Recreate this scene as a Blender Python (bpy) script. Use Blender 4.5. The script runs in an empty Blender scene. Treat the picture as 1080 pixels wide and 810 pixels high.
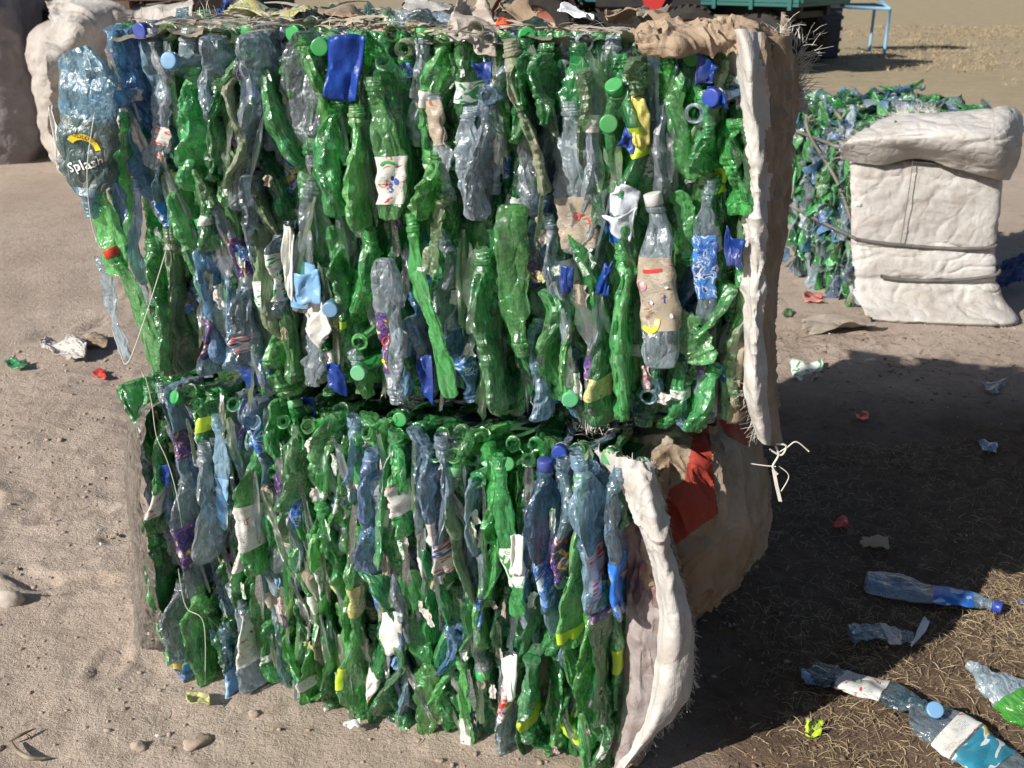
import bpy, math, random, hashlib
import numpy as np
from mathutils import Vector, Matrix, Euler
R = math.radians
SC = bpy.context.scene
COL = SC.collection
RNG = np.random.default_rng(11)
random.seed(5)

# ------------------------------------------------------------------ camera, light, exposure
CAM_H = 1.6
FOC = 1100.0          # focal length in pixels of the 1080 px wide photograph
PITCH = R(22)
cam_d = bpy.data.cameras.new('camera'); cam = bpy.data.objects.new('camera', cam_d); COL.objects.link(cam)
cam.location = (0, 0, CAM_H); cam.rotation_euler = (R(90) - PITCH, 0, 0)
cam_d.sensor_width = 36; cam_d.lens = FOC / 1080 * 36; cam_d.clip_start = .05; cam_d.clip_end = 2000
cam_d.dof.use_dof = True; cam_d.dof.focus_distance = 2.1; cam_d.dof.aperture_fstop = 9
SC.camera = cam
SUN_AZ, SUN_EL = R(35), R(31)       # shadows run towards +x, +y
travel = Vector((math.cos(SUN_AZ) * math.cos(SUN_EL), math.sin(SUN_AZ) * math.cos(SUN_EL), -math.sin(SUN_EL)))
sd = bpy.data.lights.new('sun', 'SUN'); sun = bpy.data.objects.new('sun', sd); COL.objects.link(sun)
sd.energy = 5.0; sd.angle = R(.5); sd.color = (1.0, .95, .87)
sun.rotation_euler = travel.to_track_quat('-Z', 'Y').to_euler()
sun.location = (-6, -4, 6)
W = bpy.data.worlds.new('World'); SC.world = W; W.use_nodes = True
wn = W.node_tree.nodes; wl = W.node_tree.links
sky = wn.new('ShaderNodeTexSky'); sky.sky_type = 'NISHITA'; sky.sun_disc = False
sky.sun_elevation = SUN_EL
sky.sun_rotation = math.atan2(-travel.x, -travel.y)   # compass angle from +Y towards +X
wn['Background'].inputs[1].default_value = .052
wl.new(sky.outputs[0], wn['Background'].inputs[0])
SC.view_settings.view_transform = 'Standard'; SC.view_settings.look = 'None'
SC.view_settings.exposure = 0.46; SC.view_settings.gamma = 1.0
SC.render.engine = 'CYCLES'
SC.cycles.transparent_max_bounces = 8
SC.cycles.use_adaptive_sampling = True; SC.cycles.adaptive_threshold = .03
SC.cycles.max_bounces = 6
SC.cycles.diffuse_bounces = 2
SC.cycles.glossy_bounces = 2

def ray(px, py):
    x = (px - 540) / FOC; y = -(py - 405) / FOC
    c, s = math.cos(PITCH), math.sin(PITCH)
    return Vector((x, c + y * s, -s + y * c))
def gnd(px, py, z=0.0):
    r = ray(px, py); return Vector((0, 0, CAM_H)) + r * ((z - CAM_H) / r.z)
def at(px, py, Y):
    r = ray(px, py); return Vector((0, 0, CAM_H)) + r * (Y / r.y)

# ------------------------------------------------------------------ numpy noise
def _h(ix, iy, iz, seed):
    n = (ix * 374761393 + iy * 668265263 + iz * 2147483647 + seed * 974634777) & 0xffffffff
    n = ((n ^ (n >> 13)) * 1274126177) & 0xffffffff
    return ((n ^ (n >> 16)) & 0xffff) / 65535.0
def vnoise(x, y, z=None, seed=0):
    if z is None: z = np.zeros_like(x)
    xi, yi, zi = np.floor(x).astype(np.int64), np.floor(y).astype(np.int64), np.floor(z).astype(np.int64)
    fx, fy, fz = x - xi, y - yi, z - zi
    fx = fx * fx * (3 - 2 * fx); fy = fy * fy * (3 - 2 * fy); fz = fz * fz * (3 - 2 * fz)
    o = 0
    for a in (0, 1):
        for b in (0, 1):
            for c in (0, 1):
                o = o + _h(xi + a, yi + b, zi + c, seed) * (fx if a else 1 - fx) * (fy if b else 1 - fy) * (fz if c else 1 - fz)
    return o * 2 - 1
def fbm(x, y, z=None, seed=0, oct=4):
    o = 0; a = 1; f = 1
    for k in range(oct):
        o = o + a * vnoise(x * f, y * f, None if z is None else z * f, seed + k * 17); a *= .5; f *= 2.03
    return o
def tri(x): return np.abs((x % 1.0) - .5) * 2
def sstep(a, b, x):
    t = np.clip((x - a) / (b - a), 0, 1); return t * t * (3 - 2 * t)

# ------------------------------------------------------------------ object helpers
def tag(o, label=None, cat=None, group=None, kind=None):
    if label: o['label'] = label
    if cat: o['category'] = cat
    if group: o['group'] = group
    if kind: o['kind'] = kind
    return o
def empty(name, loc=(0, 0, 0), rz=0.0, label=None, cat=None, group=None):
    o = bpy.data.objects.new(name, None); COL.objects.link(o)
    o.location = loc; o.rotation_euler = (0, 0, rz); o.empty_display_size = .1
    tag(o, label, cat, group); return o
def mk(name, verts, faces, mats, parent=None, mi=None, smooth=True, uv=None, matrix=None):
    """one mesh object; faces is a list or an (n,k) array; uv per vertex"""
    me = bpy.data.meshes.new(name)
    V = np.asarray(verts, dtype=np.float32)
    if isinstance(faces, np.ndarray):
        n, k = faces.shape
        me.vertices.add(len(V)); me.vertices.foreach_set('co', V.ravel())
        me.loops.add(n * k); me.loops.foreach_set('vertex_index', faces.astype(np.int32).ravel())
        me.polygons.add(n)
        me.polygons.foreach_set('loop_start', np.arange(0, n * k, k, dtype=np.int32))
        me.polygons.foreach_set('loop_total', np.full(n, k, dtype=np.int32))
        me.update(calc_edges=True)
    else:
        me.from_pydata(V.tolist(), [], [list(map(int, f)) for f in faces])
    if not isinstance(mats, (list, tuple)): mats = [mats]
    for m in mats: me.materials.append(m)
    if mi is not None: me.polygons.foreach_set('material_index', np.asarray(mi, dtype=np.int32))
    if smooth: me.polygons.foreach_set('use_smooth', np.ones(len(me.polygons), dtype=bool))
    if uv is not None:
        l = me.uv_layers.new(name='UVMap')
        idx = np.empty(len(me.loops), dtype=np.int32); me.loops.foreach_get('vertex_index', idx)
        l.data.foreach_set('uv', np.asarray(uv, dtype=np.float32)[idx].ravel())
    me.validate(); me.update()
    o = bpy.data.objects.new(name, me); COL.objects.link(o)
    if parent is not None: o.parent = parent
    if matrix is not None: o.matrix_local = matrix
    return o
def gridf(nu, nv, wrap=False, base=0):
    """quads of a grid with nu rows and nv columns (v index fastest)"""
    i = np.arange(nu - 1)[:, None]; j = np.arange(nv if wrap else nv - 1)[None, :]
    j2 = (j + 1) % nv
    q = np.stack([i * nv + j, i * nv + j2, (i + 1) * nv + j2, (i + 1) * nv + j], -1).reshape(-1, 4)
    return q + base
class MB:
    def __init__(s): s.v = []; s.f = []; s.m = []; s.n = 0; s.uv = []
    def add(s, v, f, m=0, uv=None):
        v = np.asarray(v, float).reshape(-1, 3)
        for q in f: s.f.append([int(a) + s.n for a in q]); s.m.append(m)
        s.v.append(v); s.n += len(v)
        s.uv.append(np.zeros((len(v), 2)) if uv is None else np.asarray(uv, float))
    def box(s, lo, hi, m=0, M=None, bev=.0):
        x0, y0, z0 = lo; x1, y1, z1 = hi
        if bev <= 0:
            v = [(x0,y0,z0),(x1,y0,z0),(x1,y1,z0),(x0,y1,z0),(x0,y0,z1),(x1,y0,z1),(x1,y1,z1),(x0,y1,z1)]
            f = [(0,3,2,1),(4,5,6,7),(0,1,5,4),(1,2,6,5),(2,3,7,6),(3,0,4,7)]
        else:
            b = bev; rings = []
            for z, i in ((z0, b), (z0 + b, 0), (z1 - b, 0), (z1, b)):
                rings += [(x0+i+b*.0,y0+i,z),(x1-i,y0+i,z),(x1-i,y1-i,z),(x0+i,y1-i,z)]
            v = rings; f = [(3,2,1,0),(12,13,14,15)]
            for k in range(3):
                for j in range(4): f.append((k*4+j, k*4+(j+1)%4, k*4+4+(j+1)%4, k*4+4+j))
        v = np.array(v, float)
        if M is not None: v = v @ np.array(M.to_3x3()).T + np.array(M.translation)
        s.add(v, f, m)
    def tube(s, pts, r, n=8, m=0, caps=True):
        pts = np.asarray([tuple(p) for p in pts], float); k = len(pts)
        rr = np.full(k, r) if np.isscalar(r) else np.asarray(r, float)
        if k > 2:
            t = np.linspace(0, k - 1, (k - 1) * 6 + 1); i = np.clip(t.astype(int), 0, k - 2); f = (t - i)[:, None]
            g = lambda q: pts[np.clip(q, 0, k - 1)]
            P = .5 * (2 * g(i) + (-g(i-1) + g(i+1)) * f + (2 * g(i-1) - 5 * g(i) + 4 * g(i+1) - g(i+2)) * f ** 2 + (-g(i-1) + 3 * g(i) - 3 * g(i+1) + g(i+2)) * f ** 3)
            rr = np.interp(t, np.arange(k), rr); pts = P; k = len(pts)
        d = np.gradient(pts, axis=0); d /= np.linalg.norm(d, axis=1)[:, None] + 1e-9
        up = np.array([0.0, 0, 1]) if abs(d[0][2]) < .9 else np.array([1.0, 0, 0])
        V = []
        for i in range(k):
            a = np.cross(d[i], up); a /= np.linalg.norm(a) + 1e-9; b = np.cross(a, d[i]); up = b
            t = np.linspace(0, 2 * math.pi, n, endpoint=False)
            V.append(pts[i] + rr[i] * (np.cos(t)[:, None] * a + np.sin(t)[:, None] * b))
        f = gridf(k, n, True).tolist()
        if caps: f += [list(range(n)), list(range((k - 1) * n, k * n))[::-1]]
        s.add(np.concatenate(V), f, m)
    def lathe(s, prof, n=24, m=0, M=None):
        prof = np.asarray(prof, float); t = np.linspace(0, 2 * math.pi, n, endpoint=False)
        v = np.stack([prof[:, 0:1] * np.cos(t), prof[:, 0:1] * np.sin(t), np.repeat(prof[:, 1:2], n, 1)], -1).reshape(-1, 3)
        if M is not None: v = v @ np.array(M.to_3x3()).T + np.array(M.translation)
        s.add(v, gridf(len(prof), n, True).tolist(), m)
    def build(s, name, mats, parent=None, smooth=False, matrix=None, kind=None):
        o = mk(name, np.concatenate(s.v), s.f, mats, parent, s.m, smooth, np.concatenate(s.uv), matrix)
        if kind: o['kind'] = kind
        return o

# ------------------------------------------------------------------ materials
def newmat(name):
    m = bpy.data.materials.new(name); m.use_nodes = True
    nt = m.node_tree; nt.nodes.clear(); return m, nt
class N:
    def __init__(s, nt): s.nt = nt
    def __call__(s, t, _inp=None, **kw):
        n = s.nt.nodes.new(t)
        for k, v in kw.items(): setattr(n, k, v)
        if _inp:
            for k, v in _inp.items():
                if isinstance(v, bpy.types.NodeSocket): s.nt.links.new(v, n.inputs[k])
                else: n.inputs[k].default_value = v
        return n
    def noise(s, vec, scale, detail=4, rough=.6, dist=0.0):
        return s('ShaderNodeTexNoise', {'Vector': vec, 'Scale': scale, 'Detail': detail, 'Roughness': rough, 'Distortion': dist}).outputs['Fac']
    def ramp(s, fac, stops, const=False):
        n = s('ShaderNodeValToRGB', {'Fac': fac}); cr = n.color_ramp
        if const: cr.interpolation = 'CONSTANT'
        while len(cr.elements) < len(stops): cr.elements.new(.5)
        for e, (p, c) in zip(cr.elements, stops):
            e.position = p; e.color = (c, c, c, 1) if np.isscalar(c) else (*c, 1)
        return n.outputs['Color']
    def mixc(s, fac, a, b, mode='MIX'):
        n = s('ShaderNodeMix', data_type='RGBA', blend_type=mode)
        for k, v in ((0, fac), (6, a), (7, b)):
            if isinstance(v, bpy.types.NodeSocket): s.nt.links.new(v, n.inputs[k])
            else: n.inputs[k].default_value = v if k == 0 else (*v, 1)
        return n.outputs[2]
    def math(s, op, a, b=0.0, clamp=False):
        n = s('ShaderNodeMath', operation=op, use_clamp=clamp)
        for k, v in ((0, a), (1, b)):
            if isinstance(v, bpy.types.NodeSocket): s.nt.links.new(v, n.inputs[k])
            else: n.inputs[k].default_value = v
        return n.outputs[0]

DUST = (.36, .29, .23)
def pet(name, tint, body, opac=.35, rough=.09, dust=.3):
    """crushed bottle plastic: see-through film with a coloured body, gloss, creases and dust"""
    m, nt = newmat(name); n = N(nt)
    tc = n('ShaderNodeTexCoord'); obj = tc.outputs['Object']
    oi = n('ShaderNodeObjectInfo')
    off = n('ShaderNodeVectorMath', {0: obj, 1: oi.outputs['Random']}, operation='ADD').outputs[0]
    dn = n.noise(off, 16, 5, .65, .6)
    rnd = oi.outputs['Random']
    # how dusty this bottle is
    dl = n.math('MULTIPLY', n.math('POWER', n.math('FRACT', n.math('MULTIPLY', rnd, 7.31)), 1.6), dust * 1.5)
    dmask = n.ramp(dn, [(.38, 0), (.72, 1)])
    geo = n('ShaderNodeNewGeometry')
    sep = n('ShaderNodeSeparateXYZ', {0: geo.outputs['True Normal']})
    up = n.math('MULTIPLY', n.math('ABSOLUTE', sep.outputs['Z']), .25)
    d = n.math('ADD', n.math('MULTIPLY', dmask, n.math('ADD', dl, up)), n.math('MULTIPLY', dl, .35), True)
    hsv = n('ShaderNodeHueSaturation', {'Hue': n.math('ADD', .485, n.math('MULTIPLY', n.math('FRACT', n.math('MULTIPLY', rnd, 3.7)), .03)),
            'Saturation': 1.0, 'Value': n.math('ADD', .6, n.math('MULTIPLY', n.math('FRACT', n.math('MULTIPLY', rnd, 5.3)), .8)), 'Color': (*body, 1)})
    hs2 = n('ShaderNodeHueSaturation', {'Hue': .5, 'Value': n.math('ADD', .8, n.math('MULTIPLY', rnd, .35)), 'Color': (*tint, 1)})
    bmp1 = n.noise(n('ShaderNodeMapping', {'Vector': off, 'Scale': (1.0, 1.0, .6)}).outputs[0], 75, 4, .62, 1.8)
    st = n('ShaderNodeMapping', {'Vector': off, 'Scale': (1.0, 1.0, .45)}).outputs[0]
    vor = n('ShaderNodeTexVoronoi', {'Vector': n('ShaderNodeVectorMath', {0: st, 1: n('ShaderNodeVectorMath', {0: n('ShaderNodeTexNoise', {'Vector': off, 'Scale': 20.0}).outputs['Color'], 1: (.03, .03, .03)}, operation='MULTIPLY').outputs[0]}, operation='ADD').outputs[0], 'Scale': 38.0}, feature='DISTANCE_TO_EDGE').outputs['Distance']
    rib = n('ShaderNodeTexWave', {'Vector': off, 'Scale': 26.0, 'Distortion': 9.0, 'Detail': 2.0, 'Detail Scale': 1.2}, bands_direction='Z').outputs[0]
    ribg = n.ramp(n.noise(off, 11, 2, .5), [(.48, 0), (.56, 1)])
    hgt = n.math('ADD', n.math('MULTIPLY', bmp1, .7), n.math('MINIMUM', n.math('MULTIPLY', vor, 2.8), .55))
    hgt = n.math('ADD', hgt, n.math('MULTIPLY', n.math('MULTIPLY', rib, ribg), .16))
    bump = n('ShaderNodeBump', {'Height': hgt, 'Strength': .8, 'Distance': .0045})
    crease = n.math('MULTIPLY', n.ramp(vor, [(0, 1), (.03, .0)]), n.ramp(n.noise(off, 17, 3, .6), [(.50, 0), (.68, 1)]))
    streak = n.ramp(n.noise(n('ShaderNodeMapping', {'Vector': off, 'Scale': (1.0, 1.0, .25)}).outputs[0], 60, 4, .65, 1.0), [(.36, 0), (.64, 1)])  # opacity streaks that paint light and dark inner reflections into the film
    bcol0 = n.mixc(d, hsv.outputs[0], DUST)
    wf = n.ramp(n.noise(off, 24, 3, .6, 1.5), [(.60, 0), (.72, 1)])
    bcol = n.mixc(n.math('MAXIMUM', n.math('MULTIPLY', wf, .40), n.math('MULTIPLY', crease, .45)), bcol0, (.66, .74, .68))
    nrm = bump.outputs[0]
    dif = n('ShaderNodeBsdfDiffuse', {'Color': bcol, 'Normal': nrm})
    trl = n('ShaderNodeBsdfTranslucent', {'Color': bcol, 'Normal': nrm})
    ds = n('ShaderNodeMixShader', {0: .42, 1: dif.outputs[0], 2: trl.outputs[0]})
    trn = n('ShaderNodeBsdfTransparent', {'Color': hs2.outputs[0]})
    fz = n('ShaderNodeLayerWeight', {'Blend': .35, 'Normal': nrm}).outputs['Facing']
    opv = n.math('ADD', n.math('MULTIPLY', streak, opac * 1.5), n.math('ADD', opac * .28, n.math('MULTIPLY', crease, .28)))
    fac = n.math('ADD', n.math('ADD', opv, n.math('MULTIPLY', n.math('POWER', fz, 1.5), .5)), n.math('MULTIPLY', d, .75), True)
    inner = n('ShaderNodeMixShader', {0: fac, 1: trn.outputs[0], 2: ds.outputs[0]})
    fr = n('ShaderNodeFresnel', {'IOR': 1.5, 'Normal': nrm})
    gl = n('ShaderNodeBsdfGlossy', {'Color': (1, 1, 1, 1), 'Roughness': n.math('ADD', rough, n.math('MULTIPLY', d, .5)), 'Normal': nrm})
    gf = n.math('MULTIPLY', n.math('ADD', n.math('MULTIPLY', fr.outputs[0], 1.25), .035), n.math('SUBTRACT', 1.0, n.math('MULTIPLY', d, .8)), True)
    sh = n('ShaderNodeMixShader', {0: gf, 1: inner.outputs[0], 2: gl.outputs[0]})
    out = n('ShaderNodeOutputMaterial'); nt.links.new(sh.outputs[0], out.inputs[0])
    return m
def solid(name, col, rough=.5, dirt=.3, dirtcol=DUST, scale=8, bump=.2, bscale=60, var=.12, spec=.4, metal=0.0, coord='Object', trans=0.0, col2=None):
    m, nt = newmat(name); n = N(nt)
    tc = n('ShaderNodeTexCoord').outputs[coord]
    oi = n('ShaderNodeObjectInfo').outputs['Random']
    off = n('ShaderNodeVectorMath', {0: tc, 1: oi}, operation='ADD').outputs[0]
    a = n.noise(off, scale, 6, .65, .4)
    c = n.mixc(n.ramp(a, [(.45, 0), (.72, 1)]), col, dirtcol)
    c = n.mixc(dirt, col, c)
    if col2:
        c = n.mixc(n.ramp(n.noise(off, scale * .45, 3), [(.42, 0), (.6, 1)]), c, col2)
    hv = n('ShaderNodeHueSaturation', {'Value': n.math('ADD', 1 - var, n.math('MULTIPLY', n.noise(off, scale * 3, 3), var * 2)), 'Color': c})
    b = n('ShaderNodeBump', {'Height': n.noise(off, bscale, 5, .6), 'Strength': bump, 'Distance': .006})
    p = n('ShaderNodeBsdfPrincipled', {'Base Color': hv.outputs[0], 'Roughness': rough, 'Normal': b.outputs[0], 'Metallic': metal})
    p.inputs['Specular IOR Level'].default_value = spec
    sh = p.outputs[0]
    if trans:
        t = n('ShaderNodeBsdfTranslucent', {'Color': hv.outputs[0]})
        sh = n('ShaderNodeMixShader', {0: trans, 1: sh, 2: t.outputs[0]}).outputs[0]
    out = n('ShaderNodeOutputMaterial'); nt.links.new(sh, out.inputs[0])
    return m
def printed(name, stops, sx=1.0, sy=1.0, extra=None, dirt=.25, seed=0.0, text=True):
    """printed label film: patches of flat colour over UV, fine print lines, creases"""
    m, nt = newmat(name); n = N(nt)
    uv = n('ShaderNodeTexCoord').outputs['UV']; obj = n('ShaderNodeTexCoord').outputs['Object']
    oi = n('ShaderNodeObjectInfo').outputs['Random']
    mp = n('ShaderNodeMapping', {'Vector': uv, 'Location': (seed, seed * .7, 0), 'Scale': (sx, sy, 1)})
    off = n('ShaderNodeVectorMath', {0: mp.outputs[0], 1: n.math('MULTIPLY', oi, 20)}, operation='ADD').outputs[0]
    f = n.noise(off, 1.0, 1.5, .5, 1.2)
    c = n.ramp(f, stops, True)
    if extra:
        f2 = n('ShaderNodeTexVoronoi', {'Vector': off, 'Scale': extra[0]}).outputs['Distance']
        c = n.mixc(n.ramp(f2, [(0, 1), (extra[1], 0)], True), c, extra[2])
    if text:
        ln = n('ShaderNodeTexWave', {'Vector': uv, 'Scale': 9.0, 'Distortion': 0.0}, wave_type='BANDS', bands_direction='Y').outputs[0]
        gate = n.math('MULTIPLY', n.math('GREATER_THAN', ln, .72), n.math('GREATER_THAN', n.noise(off, 9, 1), .5))
        gate = n.math('MULTIPLY', gate, n.math('GREATER_THAN', n.noise(off, 1.3, 0), .53))
        c = n.mixc(n.math('MULTIPLY', gate, .7), c, (.05, .08, .2))
    dn = n.ramp(n.noise(obj, 18, 5, .65, .5), [(.46, 0), (.68, 1)])
    c = n.mixc(n.math('MULTIPLY', dn, dirt), c, DUST)
    b = n('ShaderNodeBump', {'Height': n.noise(obj, 70, 4, .6, 1.0), 'Strength': .35, 'Distance': .004})
    p = n('ShaderNodeBsdfPrincipled', {'Base Color': c, 'Roughness': .32, 'Normal': b.outputs[0]})
    t = n('ShaderNodeBsdfTranslucent', {'Color': c})
    sh = n('ShaderNodeMixShader', {0: .15, 1: p.outputs[0], 2: t.outputs[0]})
    out = n('ShaderNodeOutputMaterial'); nt.links.new(sh.outputs[0], out.inputs[0])
    return m

GREEN = [pet('pet_green', (.38, .86, .42), (.10, .58, .18), .33), pet('pet_deep_green', (.24, .70, .32), (.05, .42, .13), .34),
         pet('pet_bright_green', (.52, .94, .48), (.20, .72, .22), .33, .07, .25), pet('pet_dusty_green', (.46, .74, .42), (.22, .42, .20), .42, .22, .7)]
CLEAR = [pet('pet_clear', (.84, .93, 1.0), (.62, .76, .88), .22), pet('pet_smoky', (.74, .86, .96), (.50, .64, .76), .26, .12, .3),
         pet('pet_grey_dusty', (.74, .84, .93), (.52, .63, .73), .36, .2, .4)]
BLUE = [pet('pet_pale_blue', (.72, .88, .98), (.36, .60, .82), .28), pet('pet_blue', (.55, .76, .95), (.17, .40, .74), .30),
        pet('pet_teal', (.45, .74, .82), (.08, .25, .33), .36)]
NAVY = solid('cobalt_plastic', (.006, .035, .20), .35, .2, bump=.5, bscale=40, col2=(.008, .045, .27))
CAPG = solid('cap_green', (.03, .30, .08), .35, .4, bump=.1)
CAPG2 = solid('cap_pale_green', (.10, .42, .20), .45, .5, bump=.1)
CAPB = solid('cap_pale_blue', (.14, .30, .50), .35, .25, bump=.1)
CAPN = solid('cap_blue', (.02, .05, .30), .35, .3, bump=.1)
CAPR = solid('cap_red', (.55, .05, .03), .4, .3, bump=.1)
CAPW = solid('cap_white', (.6, .6, .6), .4, .4, bump=.1)
LB_LEMON = printed('label_white_green', [(0, (.03, .30, .06)), (.40, (.75, .78, .74)), (.60, (.05, .4, .08)), (.66, (.75, .78, .74)), (.72, (.6, .05, .04))], 3, 3)
LB_BLUE = printed('label_blue_print', [(0, (.02, .08, .35)), (.42, (.05, .22, .6)), (.55, (.6, .68, .8)), (.62, (.02, .07, .3)), (.7, (.7, .5, .05))], 3, 3, (9, .22, (.55, .7, .85)))
LB_DARK = printed('label_dark_print', [(0, (.02, .03, .12)), (.44, (.25, .08, .3)), (.5, (.03, .05, .2)), (.6, (.65, .3, .03)), (.66, (.7, .7, .7)), (.74, (.04, .1, .4))], 4, 4)
LB_WHITE = printed('label_white_paper', [(0, (.74, .74, .70)), (.56, (.70, .69, .66)), (.64, (.55, .07, .05)), (.69, (.74, .74, .7))], 2.5, 3, dirt=.4)
LB_SKY = printed('label_sky_blue', [(0, (.20, .42, .70)), (.5, (.30, .52, .76)), (.6, (.65, .72, .80)), (.68, (.05, .15, .5))], 1.4, 1.2, text=False)
LB_KRAFT = printed('label_beige', [(0, (.42, .36, .27)), (.55, (.52, .47, .38)), (.66, (.5, .12, .08)), (.70, (.5, .45, .36))], 2, 3, dirt=.7)
LB_LIME = printed('label_lime', [(0, (.50, .72, .05)), (.6, (.42, .66, .05))], 1, 1, text=False, dirt=.1)
LB_YEL = printed('label_yellow_print', [(0, (.6, .55, .15)), (.45, (.65, .62, .4)), (.55, (.25, .35, .1)), (.62, (.65, .6, .2))], 5, 5, dirt=.4)
LB_CYAN = printed('label_cyan', [(0, (.03, .22, .33)), (.5, (.04, .27, .38)), (.58, (.75, .78, .78)), (.66, (.75, .55, .05))], 1.5, 1.5, text=False, dirt=.1)
LB_ROYAL = printed('label_royal_blue', [(0, (.02, .16, .62)), (.55, (.03, .22, .7)), (.63, (.5, .6, .8))], 1.5, 1.5, text=False, dirt=.1)
LB_STRIPE = printed('label_red_white', [(0, (.70, .70, .68)), (.48, (.65, .08, .06)), (.55, (.72, .72, .7)), (.62, (.04, .08, .4))], 1.2, 5, dirt=.2)
PRINT_Y = solid('print_yellow', (.78, .60, .03), .35, .2, bump=.05)
PRINT_W = solid('print_white', (.75, .75, .75), .35, .2, bump=.05)
PRINT_R = solid('print_red', (.55, .05, .04), .35, .2, bump=.05)
PRINT_K = solid('print_brown', (.12, .03, .02), .35, .1, bump=.05)
PRINT_G = solid('print_green', (.04, .32, .06), .35, .1, bump=.05)
PRINT_B = solid('print_blue', (.03, .08, .4), .35, .1, bump=.05)
PRINT_P = solid('print_pink', (.6, .2, .35), .35, .1, bump=.05)

# ------------------------------------------------------------------ the crushed bottle
U_BASE = [0, .004, .016, .04, .07]
U_NECK = [.865, .885, .902, .912, .918, .93, .938, .944, .952, .958, .966, .972, .980, .986, 1.0]
class Bottle:
    """parametric crushed bottle; local z along the bottle, x across the bale's face, y into the bale"""
    def __init__(s, rng, L=.29, Rb=.042, k=.35, phi=90, twist=20, bend=.01, crush=1.0, style=0, nu=24, nt=24, shrink=1.0):
        s.L, s.R = L, Rb; s.k = k; s.phi = R(phi); s.tw = R(twist)
        s.nt = nt
        s.U = np.array(U_BASE + list(np.linspace(.10, .845, nu)) + U_NECK)
        s.kp = rng.uniform(0, 1, 4); s.kv = rng.uniform(.05, .22)
        s.bend = [(rng.uniform(-1, 1) * bend, rng.uniform(.6, 1.6), rng.uniform(0, 6.28)) for _ in range(4)]
        s.kink = [(rng.uniform(.25, .8), rng.uniform(-1, 1) * bend * 1.6, rng.uniform(-1, 1) * bend * 1.6) for _ in range(2)]
        s.cr = [(int(rng.integers(2, 5)), rng.uniform(-5, 5), rng.uniform(0, 1), rng.uniform(.002, .006) * crush) for _ in range(3)]
        s.cr += [(int(rng.integers(-1, 2)), rng.uniform(5, 11), rng.uniform(0, 1), rng.uniform(.001, .004) * crush)]
        ns = int(rng.integers(24, 44) * (.5 + .5 * crush)); s.site = np.stack([rng.uniform(0, .88, ns), rng.uniform(0, 6.28, ns), rng.uniform(.5, 1.5, ns)], -1)
        s.camp = rng.uniform(.38, .75) * crush; s.strz = rng.uniform(.45, 1.2)
        s.wp = rng.uniform(0, 6.28, 6); s.style = style; s.pinch = rng.uniform(.1, .6)
        s.crushN = rng.uniform(0, .35) if crush > .6 else .0
        s.nk = rng.uniform(-1, 1, 2) * .006
    def rad(s, u):
        Rb = s.R; nr = min(.0128, Rb * .45)
        body = [(0, .10), (.004, .62), (.016, .88), (.04, .97), (.07, 1.0), (.60, 1.0), (.68, .97), (.75, .86), (.81, .66), (.86, .46)]
        ux = [a for a, b in body] + [.885, .902, .908, .912, .930, .934, .940, .944, .950, .954, .960, .966, .970, .976, .982, .985, 1.0]
        rr = [b * Rb for a, b in body] + [nr * 1.18, nr * 1.02, nr, nr * 1.28, nr * 1.3, nr, nr, nr * 1.09, nr * 1.09, nr, nr, nr * 1.09, nr * 1.09, nr, nr, nr * 1.05, nr * 1.0]
        r = np.interp(u, ux, rr)
        if s.style == 3: r = r * np.where(u < .16, np.sqrt(np.clip(1 - (1 - u / .16) ** 2, .02, 1)), 1)
        if s.style == 1: r = r * (1 - .05 * (np.cos(u * 2 * math.pi * 16) > .2) * (u > .12) * (u < .62))
        if s.style == 2: r = r * (1 - .12 * np.exp(-((u - .42) / .05) ** 2) - .05 * tri(u * 9) * (u > .62) * (u < .8))
        return r
    def ev(s, u, th, off=0.0):
        u, th = np.broadcast_arrays(np.asarray(u, float), np.asarray(th, float))
        r = s.rad(u); L = s.L
        wb = 1 - sstep(.80, .90, u)
        pet5 = (1 - sstep(.02, .12, u)) * .13 * np.abs(np.cos(2.5 * th)); r = r * (1 - pet5)
        kk = s.k + s.kv * (tri(u * 1.7 + s.kp[0]) - .5) + s.kv * .8 * (tri(u * 3.9 + s.kp[1]) - .5)
        kk = np.clip(kk, .07, 1.05); kk = np.clip(kk + (1 - kk) * (.35 * (1 - sstep(0, .08, u))), .07, 1.05)
        kk = 1 - (1 - kk) * wb
        a = r * (1 + .42 * (1 - kk)); b = r * kk * (1 - s.pinch * (1 - np.cos(th) ** 2) * wb * .6)
        d = 0
        for m, be, ph, am in s.cr:
            w = .25 * np.sin(u * 9 + s.wp[0] + m) + .12 * np.sin(2 * th + s.wp[1] + u * 6) + .1 * np.sin(u * 31 + s.wp[4])
            d = d - am * (1 - tri(m * th / (2 * math.pi) + be * u + ph + w)) ** 1.3
        # cells pushed in between sharp ridges, as film buckles
        F1 = np.full(u.shape, 9.0)
        for ud, td, wt in s.site:
            dth = np.abs((th - td + math.pi) % (2 * math.pi) - math.pi) * s.R
            F1 = np.minimum(F1, np.sqrt(dth ** 2 + ((u - ud) * L * s.strz) ** 2) * wt)
        d = d - s.camp * np.clip(.024 - F1, 0, .024)
        d = d * wb * np.clip(np.minimum(a, b * 2.2) / .03, .25, 1)
        b_ = np.maximum(b + d * .6, .0015 + 0 * b); a_ = np.maximum(a + d, .004)
        x = a_ * np.cos(th) + off * np.cos(th); y = b_ * np.sin(th) + off * np.sin(th) * 1.2
        ang = s.phi + s.tw * (u - .5) + .25 * np.sin(u * 5 + s.wp[3]) * wb
        X = x * np.cos(ang) - y * np.sin(ang); Y = x * np.sin(ang) + y * np.cos(ang)
        for (am, fr, ph), axis in zip(s.bend, (0, 0, 1, 1)):
            o = am * np.sin(2 * math.pi * fr * u + ph)
            if axis == 0: X = X + o
            else: Y = Y + o * .6
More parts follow.
